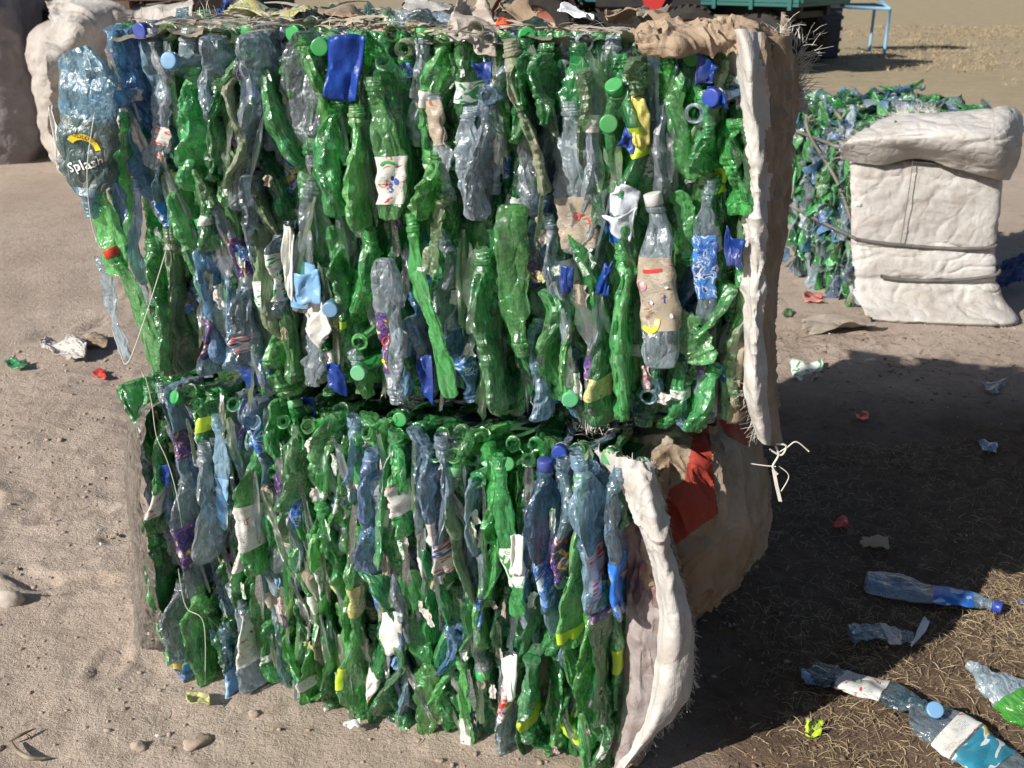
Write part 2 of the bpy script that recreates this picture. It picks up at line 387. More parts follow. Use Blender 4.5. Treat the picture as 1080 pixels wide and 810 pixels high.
        for ku, kx, ky in s.kink:
            X = X + kx * np.abs(u - ku) * 2; Y = Y + ky * np.abs(u - ku)
        X = X + s.nk[0] * sstep(.8, 1, u) * 2
        z = u - s.crushN * .06 * np.sin(2 * math.pi * u * 3 + s.wp[5]) * (u < .8) * sstep(0, .05, u) * (1 - sstep(.7, .8, u))
        Z = z * L
        return np.stack([X, Y, Z], -1)
    def mesh(s):
        th = np.linspace(0, 2 * math.pi, s.nt, endpoint=False)
        P = s.ev(s.U[:, None], th[None, :])
        c = P[0].mean(0) + [0, 0, .006]
        V = np.concatenate([P.reshape(-1, 3), c[None]]); n0 = len(V) - 1
        F = gridf(len(s.U), s.nt, True)
        j = np.arange(s.nt); T = np.stack([np.full(s.nt, n0), (j + 1) % s.nt, j, j], -1)
        return V, F, [(n0, int((a + 1) % s.nt), int(a)) for a in j]
    def build(s, parent, mat, M, name='bottle', label=None):
        V, F, T = s.mesh()
        uv = None
        me_f = F.tolist() + T
        o = mk(name, V, me_f, mat, parent, matrix=M)
        o.data.set_sharp_from_angle(angle=R(20))
        if label: o['label'] = label
        return o
    def wrap(s, parent, mat, u0, u1, t0=0, t1=360, prints=(), name='wrap_label'):
        """label film on the bottle; prints: (text, size, uc, thc, rot, material)"""
        us = [u for u in s.U if u0 <= u <= u1]
        n = s.nt; i0 = int(round(t0 / 360 * n)); i1 = int(round(t1 / 360 * n))
        th = np.arange(i0, i1 + 1) * 2 * math.pi / n
        P = s.ev(np.array(us)[:, None], th[None, :], .0011)
        uu, vv = np.meshgrid(np.linspace(0, (i1 - i0) / n * 2, len(th)), np.linspace(0, (u1 - u0) * 4, len(us)))
        mb = MB(); mb.add(P.reshape(-1, 3), gridf(len(us), len(th)).tolist(), 0, np.stack([uu, vv], -1).reshape(-1, 2))
        mats = [mat]
        for q in prints:
            kind, size, uc, tc, rot, pm = q[:6]
            if pm not in mats: mats.append(pm)
            mi = mats.index(pm)
            if kind.startswith('#'):
                v2, f2 = shape2d(kind[1:])
            else: v2, f2 = text2d(kind)
            c, sn = math.cos(R(rot)), math.sin(R(rot))
            x = (v2[:, 0] * c - v2[:, 1] * sn) * size; y = (v2[:, 0] * sn + v2[:, 1] * c) * size
            Pq = s.ev(np.clip(uc + y / s.L, .01, .85), R(tc) + x / (s.R * .95), .0026 + .0022 * (q[6] if len(q) > 6 else 0))
            mb.add(Pq, f2, mi)
        return mb.build(name, mats, parent, True)
    def cap(s, parent, mat, r=None, h=.016):
        th = np.linspace(0, 2 * math.pi, 8, endpoint=False)
        a = s.ev(np.full(8, .945), th).mean(0); b = s.ev(np.full(8, 1.0), th).mean(0)
        d = Vector(b - a).normalized(); M = Matrix.Translation(Vector(a)) @ d.to_track_quat('Z', 'Y').to_matrix().to_4x4()
        r = r or min(.0128, s.R * .45) * 1.22; return make_cap(parent, mat, M, r, max(h, (1 - .945) * s.L + .003))
_t = {}
def text2d(txt):
    if txt not in _t:
        cu = bpy.data.curves.new('t', 'FONT'); cu.body = txt; cu.align_x = 'CENTER'; cu.align_y = 'CENTER'; cu.resolution_u = 2; cu.offset = .012
        o = bpy.data.objects.new('t', cu); me = o.to_mesh()
        v = np.array([p.co[:2] for p in me.vertices]); f = [list(p.vertices) for p in me.polygons]
        o.to_mesh_clear(); bpy.data.objects.remove(o); bpy.data.curves.remove(cu); _t[txt] = (v, f)
    return _t[txt]
def shape2d(k):
    if k == 'arc':      # crescent band
        a = np.linspace(R(25), R(155), 12); v = [(math.cos(t) * r, math.sin(t) * r - .6) for t in a for r in (.75, 1.12)]
        return np.array(v), [[2*i, 2*i+1, 2*i+3, 2*i+2] for i in range(11)]
    if k == 'ring':
        a = np.linspace(0, 2 * math.pi, 20); v = [(math.cos(t) * r, math.sin(t) * r) for t in a for r in (.7, 1.0)]
        return np.array(v), [[2*i, 2*i+1, 2*i+3, 2*i+2] for i in range(19)]
    if k == 'dot':
        a = np.linspace(0, 2 * math.pi, 14, endpoint=False); return np.stack([np.cos(a), np.sin(a)], -1), [list(range(14))]
    if k == 'bar':
        n = 8; v = [(x, y) for x in np.linspace(-1, 1, n) for y in (-.18, .18)]
        return np.array(v), [[2*i, 2*i+2, 2*i+3, 2*i+1] for i in range(n - 1)]
_capm = {}
def make_cap(parent, mat, M, r=.0155, h=.017, name='cap'):
    key = (mat.name, round(r, 4), round(h, 3))
    if key not in _capm:
        n = 40; prof = [(r * .90, 0), (r, .0006), (r, h * .9), (r * .95, h * .985), (r * .8, h), (r * .3, h * 1.0), (.0001, h)]
        t = np.linspace(0, 2 * math.pi, n, endpoint=False)
        V = []
        for i, (pr, pz) in enumerate(prof):
            kn = 1 - .035 * (np.arange(n) % 2) * (1 if i in (1, 2) else 0)
            V.append(np.stack([pr * kn * np.cos(t), pr * kn * np.sin(t), np.full(n, pz)], -1))
        o = mk(name, np.concatenate(V), gridf(len(prof), n, True), mat, smooth=True)
        _capm[key] = o.data; bpy.data.objects.remove(o)
    o = bpy.data.objects.new(name, _capm[key]); COL.objects.link(o)
    if parent is not None: o.parent = parent
    o.matrix_local = M; return o

def pick(rng, kind):
    L = {'g': GREEN, 'c': CLEAR, 'b': BLUE}[kind]; w = {'g': [.42, .28, .22, .08], 'c': [.55, .30, .15], 'b': [.45, .35, .2]}[kind]
    return L[rng.choice(len(L), p=w)]
def rand_label(rng, kind):
    if kind == 'g': return [LB_LEMON, LB_WHITE, LB_YEL, LB_BLUE, LB_LIME][rng.choice(5, p=[.5, .27, .1, .08, .05])]
    return [LB_BLUE, LB_DARK, LB_WHITE, LB_SKY, LB_STRIPE, LB_KRAFT, LB_ROYAL][rng.choice(7, p=[.25, .2, .2, .1, .1, .08, .07])]
def face_M(x, z, y, lean, pitch=0.0, flip=False, L=.28):
    """place a bottle upright in the face of a bale: centre (x, y, z), lean in degrees (top to the left positive)"""
    M = Matrix.Translation((x, y, z)) @ Matrix.Rotation(R(-lean), 4, 'Y') @ Matrix.Rotation(R(pitch), 4, 'X')
    if flip: M = M @ Matrix.Rotation(math.pi, 4, 'Y')
    return M @ Matrix.Translation((0, 0, -L / 2))
COUNT = {}
def add_bottle(bale, rng, kind, M, L, Rb=.042, k=.35, phi=90, twist=20, bend=.008, crush=1.0, style=None, nu=24, nt=22, mat=None,
               label=None, lab=None, cap=None, prints=(), desc=None):
    COUNT[bale.name] = COUNT.get(bale.name, 0) + 1
    if style is None: style = int(rng.choice(3, p=[.5, .25, .25]))
    b = Bottle(rng, L, Rb, k, phi, twist, bend, crush, style, nu, nt)
    o = b.build(bale, mat or pick(rng, kind), M, label=desc)
    if lab is not None:
        b.wrap(o, lab[0], lab[1], lab[2], lab[3] if len(lab) > 3 else 0, lab[4] if len(lab) > 4 else 360, prints)
    if cap is not None: b.cap(o, cap)
    return o, b

class Bale:
    def __init__(s, name, p0, p1, z0, H, D, label, top_shift=0.0, **kw):
        s.z0 = z0; s.W = math.hypot(p1[0] - p0[0], p1[1] - p0[1]); s.H = H; s.D = D
        s.yaw = math.atan2(p1[1] - p0[1], p1[0] - p0[0])
        s.o = empty(name, (p0[0], p0[1], z0), s.yaw, label, 'bale', 'bales of crushed bottles')
        s.Mw = Matrix.Translation((p0[0], p0[1], z0)) @ Matrix.Rotation(s.yaw, 4, 'Z'); s.Mi = s.Mw.inverted()
        s.hero = []; s.xs = lambda s_, t_: 0.0
    def hit(s, px, py, y=.03):
        """where a sight line through the photograph meets the bale's own front plane"""
        o = s.Mi @ Vector((0, 0, CAM_H)); d = s.Mi.to_3x3() @ ray(px, py)
        t = (y - o.y) / d.y; return o + d * t
    def loc(s, P):
        P = np.asarray([tuple(p) for p in P], float); M = np.array(s.Mi); return P @ M[:3, :3].T + M[:3, 3]
    def put(s, rng, kind, top, bot, width, y=.02, neck='up', k=None, face=None, crush=1.15, **kw):
        """a bottle seen between two points of the face; width in metres as seen"""
        a = s.hit(*bot, y); b = s.hit(*top, y)
        v = b - a; L = v.length; lean = -math.degrees(math.atan2(v.x, v.z)); c = (a + b) / 2
        if face is None: face = width > .05
        if face:
            k = k or .5; Rb = width / 2 / (1 + .0 * (1 - k)); phi = kw.pop('phi', rng.uniform(-12, 12))
        else:
            width *= 1.3; k = k or .38; Rb = min(.052, width / 2 / k); k = width / 2 / Rb; phi = kw.pop('phi', 90 + rng.uniform(-14, 14))
        M = face_M(c.x, c.z, c.y, lean, 0, neck == 'down', L)
        s.hero.append((c.x, c.z, width * .5, L * .5, lean))
        return add_bottle(s.o, rng, kind, M, L, Rb, k, phi, kw.pop('twist', 8), kw.pop('bend', .004), crush, nu=30, nt=28, **kw)
    def covered(s, x, z, f=.75):
        for hx, hz, hw, hl, ln in s.hero:
            dx, dz = x - hx, z - hz; a = R(ln); u = dx * math.cos(a) + dz * math.sin(a); v = -dx * math.sin(a) + dz * math.cos(a)
            if abs(u) < hw * f and abs(v) < hl * .85: return True
        return False

def fill_face(B, rng, y, colw, colour, lean, yoff, xr=(0, 1), kp=(.2, .45), prob_face=.25, nu=22, nt=20, plab=.35, pcap=.15, Lr=(.2, .31), skip=True, maxn=400):
    x0, x1 = xr[0] * B.W, xr[1] * B.W; x = x0 - .03; n = 0
    while x < x1:
        w = rng.uniform(*colw); xc = x + w / 2
        z = -rng.uniform(0, .22)
        while z < B.H - .03:
            L = rng.uniform(*Lr); z0 = max(z, -.015); z1 = min(z + L, B.H - .012); L2 = z1 - z0
            z = z + L * rng.uniform(.74, .92)
            if L2 < .12:
                continue
            zc = (z0 + z1) / 2; xx = xc + rng.uniform(-.008, .008)
            if skip and B.covered(xx, zc): continue
            if n >= maxn: return n
            s_, t_ = xx / B.W, zc / B.H
            kind = colour(s_, t_, rng)
            if rng.random() < prob_face:
                k = rng.uniform(.3, .6); Rb = rng.uniform(.030, .042); phi = rng.uniform(-35, 35)
            else:
                Rb = rng.uniform(.042, .052); k = min(.6, max(.13, w * rng.uniform(1.1, 1.5) / (2 * Rb))); phi = 90 + rng.uniform(-22, 22)
            M = face_M(xx + B.xs(s_, t_), zc, y + yoff(s_, t_) + rng.uniform(-.014, .014), lean(s_, t_) + rng.normal(0, 6.5) + (rng.choice([-22, 22]) if rng.random() < .06 else 0), rng.normal(0, 4), rng.random() < .4, L2)
            lab = None
            if rng.random() < plab:
                u0 = rng.uniform(.2, .4); lab = (rand_label(rng, kind), u0, u0 + rng.uniform(.14, .3), int(rng.integers(0, 180)), int(rng.integers(240, 380)))
            cap = None
            if rng.random() < pcap: cap = [CAPG, CAPG2, CAPB, CAPN][rng.choice(4, p=[.5, .2, .15, .15])] if kind != 'g' else [CAPG, CAPG2][int(rng.random() < .4)]
            add_bottle(B.o, rng, kind, M, L2, Rb, k, phi, rng.uniform(-50, 50), .009, 1.0, nu=nu, nt=nt, lab=lab, cap=cap)
            n += 1
        x += w
    return n
def blobs(base, lst):
    def f(s, t, rng):
        p = dict(base)
        for cs, ct, rs, rt, kind, pr in lst:
            w = math.exp(-((s - cs) / rs) ** 2 - ((t - ct) / rt) ** 2) * pr
            for q in p: p[q] *= (1 - w)
            p[kind] = p.get(kind, 0) + w
        ks = list(p); v = np.array([p[a] for a in ks]); return ks[rng.choice(len(ks), p=v / v.sum())]
    return f

# ------------------------------------------------------------------ cloth sheets
class Cloth:
    """smooth sheet through a net of 3-D points, with folds"""
    def __init__(s, net, nu=60, nv=40, fold=.006, fs=9.0, seed=0, fine=.002, an=(1, 1, 1)):
        net = np.asarray([[tuple(p) for p in row] for row in net], float)
        s.nu, s.nv = nu, nv
        def cr(P, n):
            k = len(P); t = np.linspace(0, k - 1, n); i = np.clip(t.astype(int), 0, k - 2); f = (t - i).reshape((-1,) + (1,) * (P.ndim - 1))
            g = lambda q: P[np.clip(q, 0, k - 1)]
            p0, p1, p2, p3 = g(i - 1), g(i), g(i + 1), g(i + 2)
            return .5 * ((2 * p1) + (-p0 + p2) * f + (2 * p0 - 5 * p1 + 4 * p2 - p3) * f ** 2 + (-p0 + 3 * p1 - 3 * p2 + p3) * f ** 3)
        P = cr(net, nu); P = np.swapaxes(cr(np.swapaxes(P, 0, 1), nv), 0, 1)
        du = np.gradient(P, axis=0); dv = np.gradient(P, axis=1)
        nrm = np.cross(du, dv); nrm /= np.linalg.norm(nrm, axis=2)[..., None] + 1e-9
        x, y, z = P[..., 0] * fs * an[0], P[..., 1] * fs * an[1], P[..., 2] * fs * an[2]
        wx = .35 * vnoise(x * 1.3, y * 1.3, z * 1.3, seed + 40); x = x + wx; z = z - wx
        q1 = vnoise(x * .7, y * .7, z * .7, seed); q2 = vnoise(x * 1.7 + 5, y * 1.7, z * 1.7, seed + 5); q3 = vnoise(x * 3.9 + 5, y * 3.9, z * 3.9, seed + 6)
        q4 = vnoise(x * 8.1 + 1, y * 8.1, z * 8.1, seed + 7); g4 = sstep(-.2, .5, vnoise(x * .9, y * .9, z * .9, seed + 8))
        d = .55 * q1 + .75 * np.maximum(0, 1 - 3.4 * np.abs(q2)) + .42 * np.maximum(0, 1 - 2.6 * np.abs(q3)) * g4 + .2 * np.maximum(0, 1 - 2.2 * np.abs(q4)) * g4
        P = P + nrm * (fold * .75 * d + fine * .5 * fbm(x * 7, y * 7, z * 7, seed + 9, 2))[..., None]
        s.P = P; s.n = nrm
        s.uu, s.vv = np.meshgrid(np.linspace(0, 1, nu), np.linspace(0, 1, nv), indexing='ij')
    def build(s, name, mats, parent=None, B=None, mi=None, thick=.0008, label=None, cut=None):
        V = s.P.reshape(-1, 3)
        if B is not None: V = B.loc(V)
        F = gridf(s.nu, s.nv)
        if mi is not None: mi = mi(s)
        if cut is not None:
            keep = cut(s).ravel(); F = F[keep]; mi = None if mi is None else mi.ravel()[keep]
        o = mk(name, V, F, mats, parent, None if mi is None else mi.ravel(), True, np.stack([s.uu, s.vv], -1).reshape(-1, 2))
        o.data.set_sharp_from_angle(angle=R(28))
        md = o.modifiers.new('thickness', 'SOLIDIFY'); md.thickness = thick; md.offset = 0
        if label: o['label'] = label
        return o
def fray(name, edge, out, length, mat, parent, n=120, w=.0008, seed=0, droop=.3):
    """loose threads along an edge (k,3) pointing along out (k,3)"""
    rng = np.random.default_rng(seed); V = []; F = []; k = len(edge)
    for i in range(n):
        t = rng.uniform(0, k - 1.001); j = int(t); f = t - j
        p = edge[j] * (1 - f) + edge[j + 1] * f; o = out[j]; L = length * rng.uniform(.3, 1.2)
        d = o + rng.normal(0, .35, 3); d /= np.linalg.norm(d); c = rng.normal(0, .5, 3); c[2] -= droop
        side = np.cross(d, [0, 1, .2]); side /= np.linalg.norm(side) + 1e-9
        b = len(V)
        for q in (0, .35, .7, 1):
            m = p + d * L * q + c * L * q * q * .5
            V += [m - side * w * (1 - q * .6), m + side * w * (1 - q * .6)]
        F += [[b + 2*h, b + 2*h + 1, b + 2*h + 3, b + 2*h + 2] for h in range(3)]
    o = mk(name, V, F, mat, parent, smooth=False); o['kind'] = 'stuff'; return o
def woven(name, col, dirt=.5, dirtcol=(.22, .16, .12), scale=7, rough=.6, trans=.15, col2=None):
    m, nt = newmat(name); n = N(nt)
    obj = n('ShaderNodeTexCoord').outputs['Object']
    a = n.noise(obj, scale, 7, .68, .8)
    c = n.mixc(n.math('MULTIPLY', n.ramp(a, [(.40, 0), (.66, 1)]), dirt), col, dirtcol)
    if col2: c = n.mixc(n.ramp(n.noise(obj, scale * .5, 4), [(.45, 0), (.6, 1)]), c, col2)
    c = n.mixc(n.math('MULTIPLY', n.ramp(n.noise(obj, scale * 9, 3, .7), [(.62, 0), (.75, 1)]), dirt * .8), c, dirtcol)
    w1 = n('ShaderNodeTexWave', {'Vector': obj, 'Scale': 95.0, 'Distortion': 1.5, 'Detail': 1.0}, bands_direction='Z').outputs[0]
    w2 = n('ShaderNodeTexWave', {'Vector': obj, 'Scale': 95.0, 'Distortion': 1.5, 'Detail': 1.0}, bands_direction='X').outputs[0]
    h = n.math('ADD', n.math('MULTIPLY', n.math('ADD', w1, w2), .035), n.noise(obj, 45, 5, .65, .8))
    cr_ = n('ShaderNodeTexVoronoi', {'Vector': n('ShaderNodeVectorMath', {0: obj, 1: n('ShaderNodeVectorMath', {0: n('ShaderNodeTexNoise', {'Vector': obj, 'Scale': 9.0}).outputs['Color'], 1: (.09, .09, .09)}, operation='MULTIPLY').outputs[0]}, operation='ADD').outputs[0], 'Scale': 14.0}, feature='DISTANCE_TO_EDGE').outputs['Distance']
    h = n.math('ADD', h, n.math('MINIMUM', n.math('MULTIPLY', cr_, 3.0), .9))
    b = n('ShaderNodeBump', {'Height': h, 'Strength': .55, 'Distance': .006})
    p = n('ShaderNodeBsdfPrincipled', {'Base Color': c, 'Roughness': rough, 'Normal': b.outputs[0]})
    p.inputs['Specular IOR Level'].default_value = .3
    t = n('ShaderNodeBsdfTranslucent', {'Color': c})
    sh = n('ShaderNodeMixShader', {0: trans, 1: p.outputs[0], 2: t.outputs[0]})
    out = n('ShaderNodeOutputMaterial'); nt.links.new(sh.outputs[0], out.inputs[0]); return m
SACK_W = woven('woven_sack_white', (.60, .58, .56), .65, (.34, .29, .24), 5)
SACK_F = woven('woven_sack_flap', (.62, .61, .59), .5, (.32, .24, .19), 11)
SACK_T = woven('woven_sack_tan', (.40, .34, .27), .75, (.17, .12, .08), 8, col2=(.30, .22, .15))
SACK_B = woven('burlap_brown', (.42, .32, .23), .6, (.20, .13, .09), 12, .85)
SACK_RED = woven('sack_red_print', (.36, .045, .03), .45, (.18, .08, .05), 9)
SACK_SHADE = woven('sack_shade_grey', (.27, .25, .26), .5, (.11, .09, .085), 4)  # shade over the far left sack is put into this grey
THREAD = woven('sack_thread', (.68, .66, .62), .2, (.4, .33, .26), 30)
TWINE = solid('twine_white', (.62, .60, .55), .6, .4, bump=.1)
STRAP = solid('strap_grey', (.10, .095, .09), .6, .5, bump=.2)
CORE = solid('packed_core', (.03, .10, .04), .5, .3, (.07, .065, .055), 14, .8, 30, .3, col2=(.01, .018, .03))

# ------------------------------------------------------------------ ground
def ground_h(x, y):
    near = np.exp(-((np.hypot(x, y - 2)) / 9.0) ** 2)
    h = .012 * fbm(x * 1.1, y * 1.1, seed=3, oct=3)
    h = h + near * (0.0055 * fbm(x * 5.5, y * 5.5, seed=7, oct=4))
    r = fbm(x * 17, y * 17, seed=12, oct=3); h = h + near * (.0030 * r + .004 * np.clip(r - .35, 0, 1))
    # wheel ruts and drag marks running away to the left
    q = (x * .82 + y * .57); rut = tri(q * 2.3 + .25 * fbm(x * 1.5, y * 1.5, seed=31, oct=2))
    h = h - .007 * near * np.clip(rut - .62, 0, 1) * 2.6 * (x < .3) * sstep(-.2, .5, fbm(x * .8, y * .8, seed=40, oct=2))
    return h
PRINTS = [(RNG.uniform(-2.6, -.75), RNG.uniform(1.5, 6.5), RNG.uniform(0, 3.14), RNG.uniform(.09, .15)) for _ in range(46)]
PRINTS += [(RNG.uniform(-.7, .1), RNG.uniform(1.2, 1.7), RNG.uniform(0, 3.14), RNG.uniform(.06, .1)) for _ in range(6)]
def prints_h(x, y):
    h = np.zeros_like(x)
    for cx, cy, a, L in PRINTS:
        m = (np.abs(x - cx) < .4) & (np.abs(y - cy) < .4)
        if not m.any(): continue
        dx, dy = x[m] - cx, y[m] - cy; u = dx * math.cos(a) + dy * math.sin(a); v = -dx * math.sin(a) + dy * math.cos(a)
        d = np.sqrt((u / L) ** 2 + (v / (L * .42)) ** 2) + .18 * vnoise(x[m] * 30, y[m] * 30, seed=5)
        h[m] += -.013 * (1 - sstep(.6, 1.0, d)) + .004 * np.exp(-((d - 1.15) / .2) ** 2)
    return h
def axis(lo, hi, a, b, fine, grow=1.09):
    c = list(np.arange(a, b, fine)); st = fine; x = a
    L = []
    while x > lo: st *= grow; x -= st; L.append(x)
    st = fine; x = c[-1]; Rr = []
    while x < hi: st *= grow; x += st; Rr.append(x)
    return np.array(L[::-1] + c + Rr)
gx = axis(-400, 400, -2.0, 2.2, .0135); gy = axis(-30, 900, 1.4, 3.9, .0135, 1.05)
GX, GY = np.meshgrid(gx, gy, indexing='ij')
GZ = ground_h(GX, GY) + prints_h(GX, GY)
def gz(x, y):
    a = np.array([float(x)]); b = np.array([float(y)]); return float((ground_h(a, b) + prints_h(a, b))[0])
def soil_mat():
    m, nt = newmat('sandy_soil'); n = N(nt)
    obj = n('ShaderNodeTexCoord').outputs['Object']
    sp = n('ShaderNodeSeparateXYZ', {0: obj})
    a = n.noise(obj, 1.3, 8, .62, .3); b = n.noise(obj, 14, 6, .7); c3 = n.noise(obj, 120, 4, .7)
    sand = n.mixc(n.ramp(a, [(.36, 0), (.66, 1)]), (.37, .295, .24), (.455, .375, .315))
    sand = n.mixc(n.ramp(b, [(.52, 0), (.74, 1)]), sand, (.27, .205, .16))
    sand = n.mixc(n.math('MULTIPLY', n.ramp(c3, [(.58, 0), (.7, 1)]), .5), sand, (.2, .145, .11))
    sand = n.mixc(n.math('MULTIPLY', n.ramp(n.noise(obj, 260, 2, .6), [(.62, 0), (.70, 1)]), .4), sand, (.55, .46, .38))
    # litter-rich soil right of the stack, darkened further to deepen the stack's shadow; dry grass soil further off
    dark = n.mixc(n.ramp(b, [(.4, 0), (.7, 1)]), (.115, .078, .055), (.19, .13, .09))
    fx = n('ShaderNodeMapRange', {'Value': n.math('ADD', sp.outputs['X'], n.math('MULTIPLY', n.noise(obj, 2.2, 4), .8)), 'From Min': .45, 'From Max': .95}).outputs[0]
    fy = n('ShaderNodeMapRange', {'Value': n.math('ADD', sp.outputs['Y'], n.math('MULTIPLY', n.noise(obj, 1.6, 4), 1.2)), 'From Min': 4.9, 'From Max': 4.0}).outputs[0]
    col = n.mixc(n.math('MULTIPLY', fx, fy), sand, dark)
    g = n.mixc(n.ramp(n.noise(obj, 2.6, 7, .7), [(.35, 0), (.7, 1)]), (.38, .31, .215), (.28, .235, .155))
    g = n.mixc(n.ramp(n.noise(obj, 9, 6, .75), [(.55, 0), (.72, 1)]), g, (.20, .17, .085))
    fg = n('ShaderNodeMapRange', {'Value': n.math('ADD', sp.outputs['Y'], n.math('ADD', n.math('MULTIPLY', n.noise(obj, .5, 5), 7.0), n.math('MULTIPLY', sp.outputs['X'], .6))), 'From Min': 15.5, 'From Max': 18.5}).outputs[0]
    col = n.mixc(fg, col, g)
    hh = n.math('ADD', n.math('MULTIPLY', c3, .5), n.noise(obj, 45, 6, .7))
    bp = n('ShaderNodeBump', {'Height': hh, 'Strength': .8, 'Distance': .012})
    p = n('ShaderNodeBsdfPrincipled', {'Base Color': col, 'Roughness': .95, 'Normal': bp.outputs[0]})
    p.inputs['Specular IOR Level'].default_value = .1
    out = n('ShaderNodeOutputMaterial'); nt.links.new(p.outputs[0], out.inputs[0]); return m
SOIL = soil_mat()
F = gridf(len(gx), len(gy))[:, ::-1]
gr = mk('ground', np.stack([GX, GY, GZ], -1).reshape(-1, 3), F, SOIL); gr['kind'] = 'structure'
STRAW = solid('dry_straw', (.40, .31, .19), .7, .4, (.2, .14, .08), 3, .1, 40, .3)
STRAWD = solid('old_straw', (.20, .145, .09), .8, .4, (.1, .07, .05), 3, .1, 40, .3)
def strips(name, P, ang, tilt, L, w, curl, mat, seg=3, lab=None, parent=None, rng=RNG):
    n = len(P); q = np.linspace(0, 1, seg + 1)
    L = L[:, None]; a = ang[:, None] + curl[:, None] * q
    x = P[:, 0:1] + np.cumsum(np.cos(a) * L / seg, 1) * np.cos(tilt)[:, None]; y = P[:, 1:2] + np.cumsum(np.sin(a) * L / seg, 1) * np.cos(tilt)[:, None]
    z = P[:, 2:3] + L * q * np.sin(tilt)[:, None] - (L * q) ** 2 * 2.0 * np.abs(np.sin(tilt))[:, None] + .004 * np.sin(q * 3.14)
    roll = rng.uniform(-1, 1, (n, 1)); ww = w[:, None] * (1 - .6 * q)
    dx, dy = -np.sin(a) * ww, np.cos(a) * ww; dz = roll * ww
    V = np.stack([np.stack([x - dx, y - dy, z - dz], -1), np.stack([x + dx, y + dy, z + dz], -1)], 2)  # n,seg+1,2,3
    b = (np.arange(n) * (seg + 1) * 2)[:, None] + (np.arange(seg) * 2)[None, :]
    F = np.stack([b, b + 1, b + 3, b + 2], -1).reshape(-1, 4)
    o = mk(name, V.reshape(-1, 3), F, mat, parent, smooth=False)
    o['kind'] = 'stuff'
    if lab: tag(o, lab, 'straw')
    return o
def scatter_straw(name, n, xr, yr, dens, mat, lab, Lr=(.02, .075), wr=(.0006, .0015), tiltr=(-.05, .5), zo=.002):
    x = RNG.uniform(*xr, n * 3); y = RNG.uniform(*yr, n * 3)
    k = RNG.uniform(0, 1, n * 3) < dens(x, y); x, y = x[k][:n], y[k][:n]
    z = ground_h(x, y) + zo; m = len(x)
    return strips(name, np.stack([x, y, z], -1), RNG.uniform(0, 6.28, m), RNG.uniform(*tiltr, m) ** 1.0, RNG.uniform(*Lr, m), RNG.uniform(*wr, m), RNG.normal(0, .9, m), mat, lab=lab)
def dens_r(x, y):
    a = sstep(.45, 1.0, x + .15 * vnoise(x * 3, y * 3, seed=77)) * (1 - sstep(3.4, 4.2, y))
    c = .35 + .65 * sstep(-.25, .5, fbm(x * 3, y * 3, seed=60, oct=3))
    lit = sstep(0, .25, (x - .26) * .574 * 1.0 + .12 - (y - 1.76) * .82)
    return a * c * (.3 + .7 * np.clip(lit, 0, 1))
scatter_straw('dry_grass', 50000, (.25, 3.2), (1.2, 3.4), dens_r, STRAW, 'dry straw and dead grass on the dark soil right of the stack', (.01, .05), (.0003, .0009), (-.05, .28))
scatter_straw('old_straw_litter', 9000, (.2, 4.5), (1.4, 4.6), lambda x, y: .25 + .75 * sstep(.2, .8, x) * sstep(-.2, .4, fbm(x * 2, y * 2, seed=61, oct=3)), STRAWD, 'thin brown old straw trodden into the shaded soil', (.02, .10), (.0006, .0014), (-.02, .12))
scatter_straw('straw_bits', 1500, (-3.2, .6), (1.3, 6), lambda x, y: .5 + 0 * x, STRAWD, 'sparse short straw bits on the bare sandy soil at left', (.01, .05), (.0005, .0012), (-.02, .06))
scatter_straw('far_grass', 14000, (3.0, 16), (10, 30), lambda x, y: sstep(-.3, .4, fbm(x * .8, y * .8, seed=66, oct=3)) * sstep(11, 14, y + x * .3), STRAW, 'short dry yellow grass on the open field behind', (.05, .14), (.003, .007), (.2, 1.1), 0)
def pebbles(name, n, xr, yr, sr, mat, lab):
    t = (1 + 5 ** .5) / 2
    iv = np.array([(-1,t,0),(1,t,0),(-1,-t,0),(1,-t,0),(0,-1,t),(0,1,t),(0,-1,-t),(0,1,-t),(t,0,-1),(t,0,1),(-t,0,-1),(-t,0,1)]) / 1.9
    fc = np.array([(0,11,5),(0,5,1),(0,1,7),(0,7,10),(0,10,11),(1,5,9),(5,11,4),(11,10,2),(10,7,6),(7,1,8),(3,9,4),(3,4,2),(3,2,6),(3,6,8),(3,8,9),(4,9,5),(2,4,11),(6,2,10),(8,6,7),(9,8,1)])
    x = RNG.uniform(*xr, n); y = RNG.uniform(*yr, n); s = sr[0] + (sr[1] - sr[0]) * RNG.uniform(0, 1, n) ** 5
    z = ground_h(x, y) + s * .15
    V = iv[None] * s[:, None, None] * RNG.uniform(.6, 1.25, (n, 12, 1)) * np.stack([RNG.uniform(.7, 1.4, n), RNG.uniform(.7, 1.4, n), RNG.uniform(.4, .8, n)], -1)[:, None]
    V = V + np.stack([x, y, z], -1)[:, None]
    F = (fc[None] + (np.arange(n) * 12)[:, None, None]).reshape(-1, 3)
    o = mk(name, V.reshape(-1, 3), F, mat, smooth=False); tag(o, lab, 'soil crumbs', kind='stuff'); return o
CLOD = solid('soil_clod', (.37, .29, .235), .95, .5, (.24, .17, .12), 5, .5, 60, .25)
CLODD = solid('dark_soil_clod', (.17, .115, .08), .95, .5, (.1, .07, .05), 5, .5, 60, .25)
pebbles('soil_crumbs', 9000, (-2.6, .7), (1.3, 4.5), (.0012, .009), CLOD, 'small crumbs of sandy soil scattered over the bare ground')
pebbles('dark_soil_crumbs', 5000, (.3, 3.0), (1.3, 4.6), (.0015, .010), CLODD, 'dark crumbs of soil and mulch in the shade of the stack')

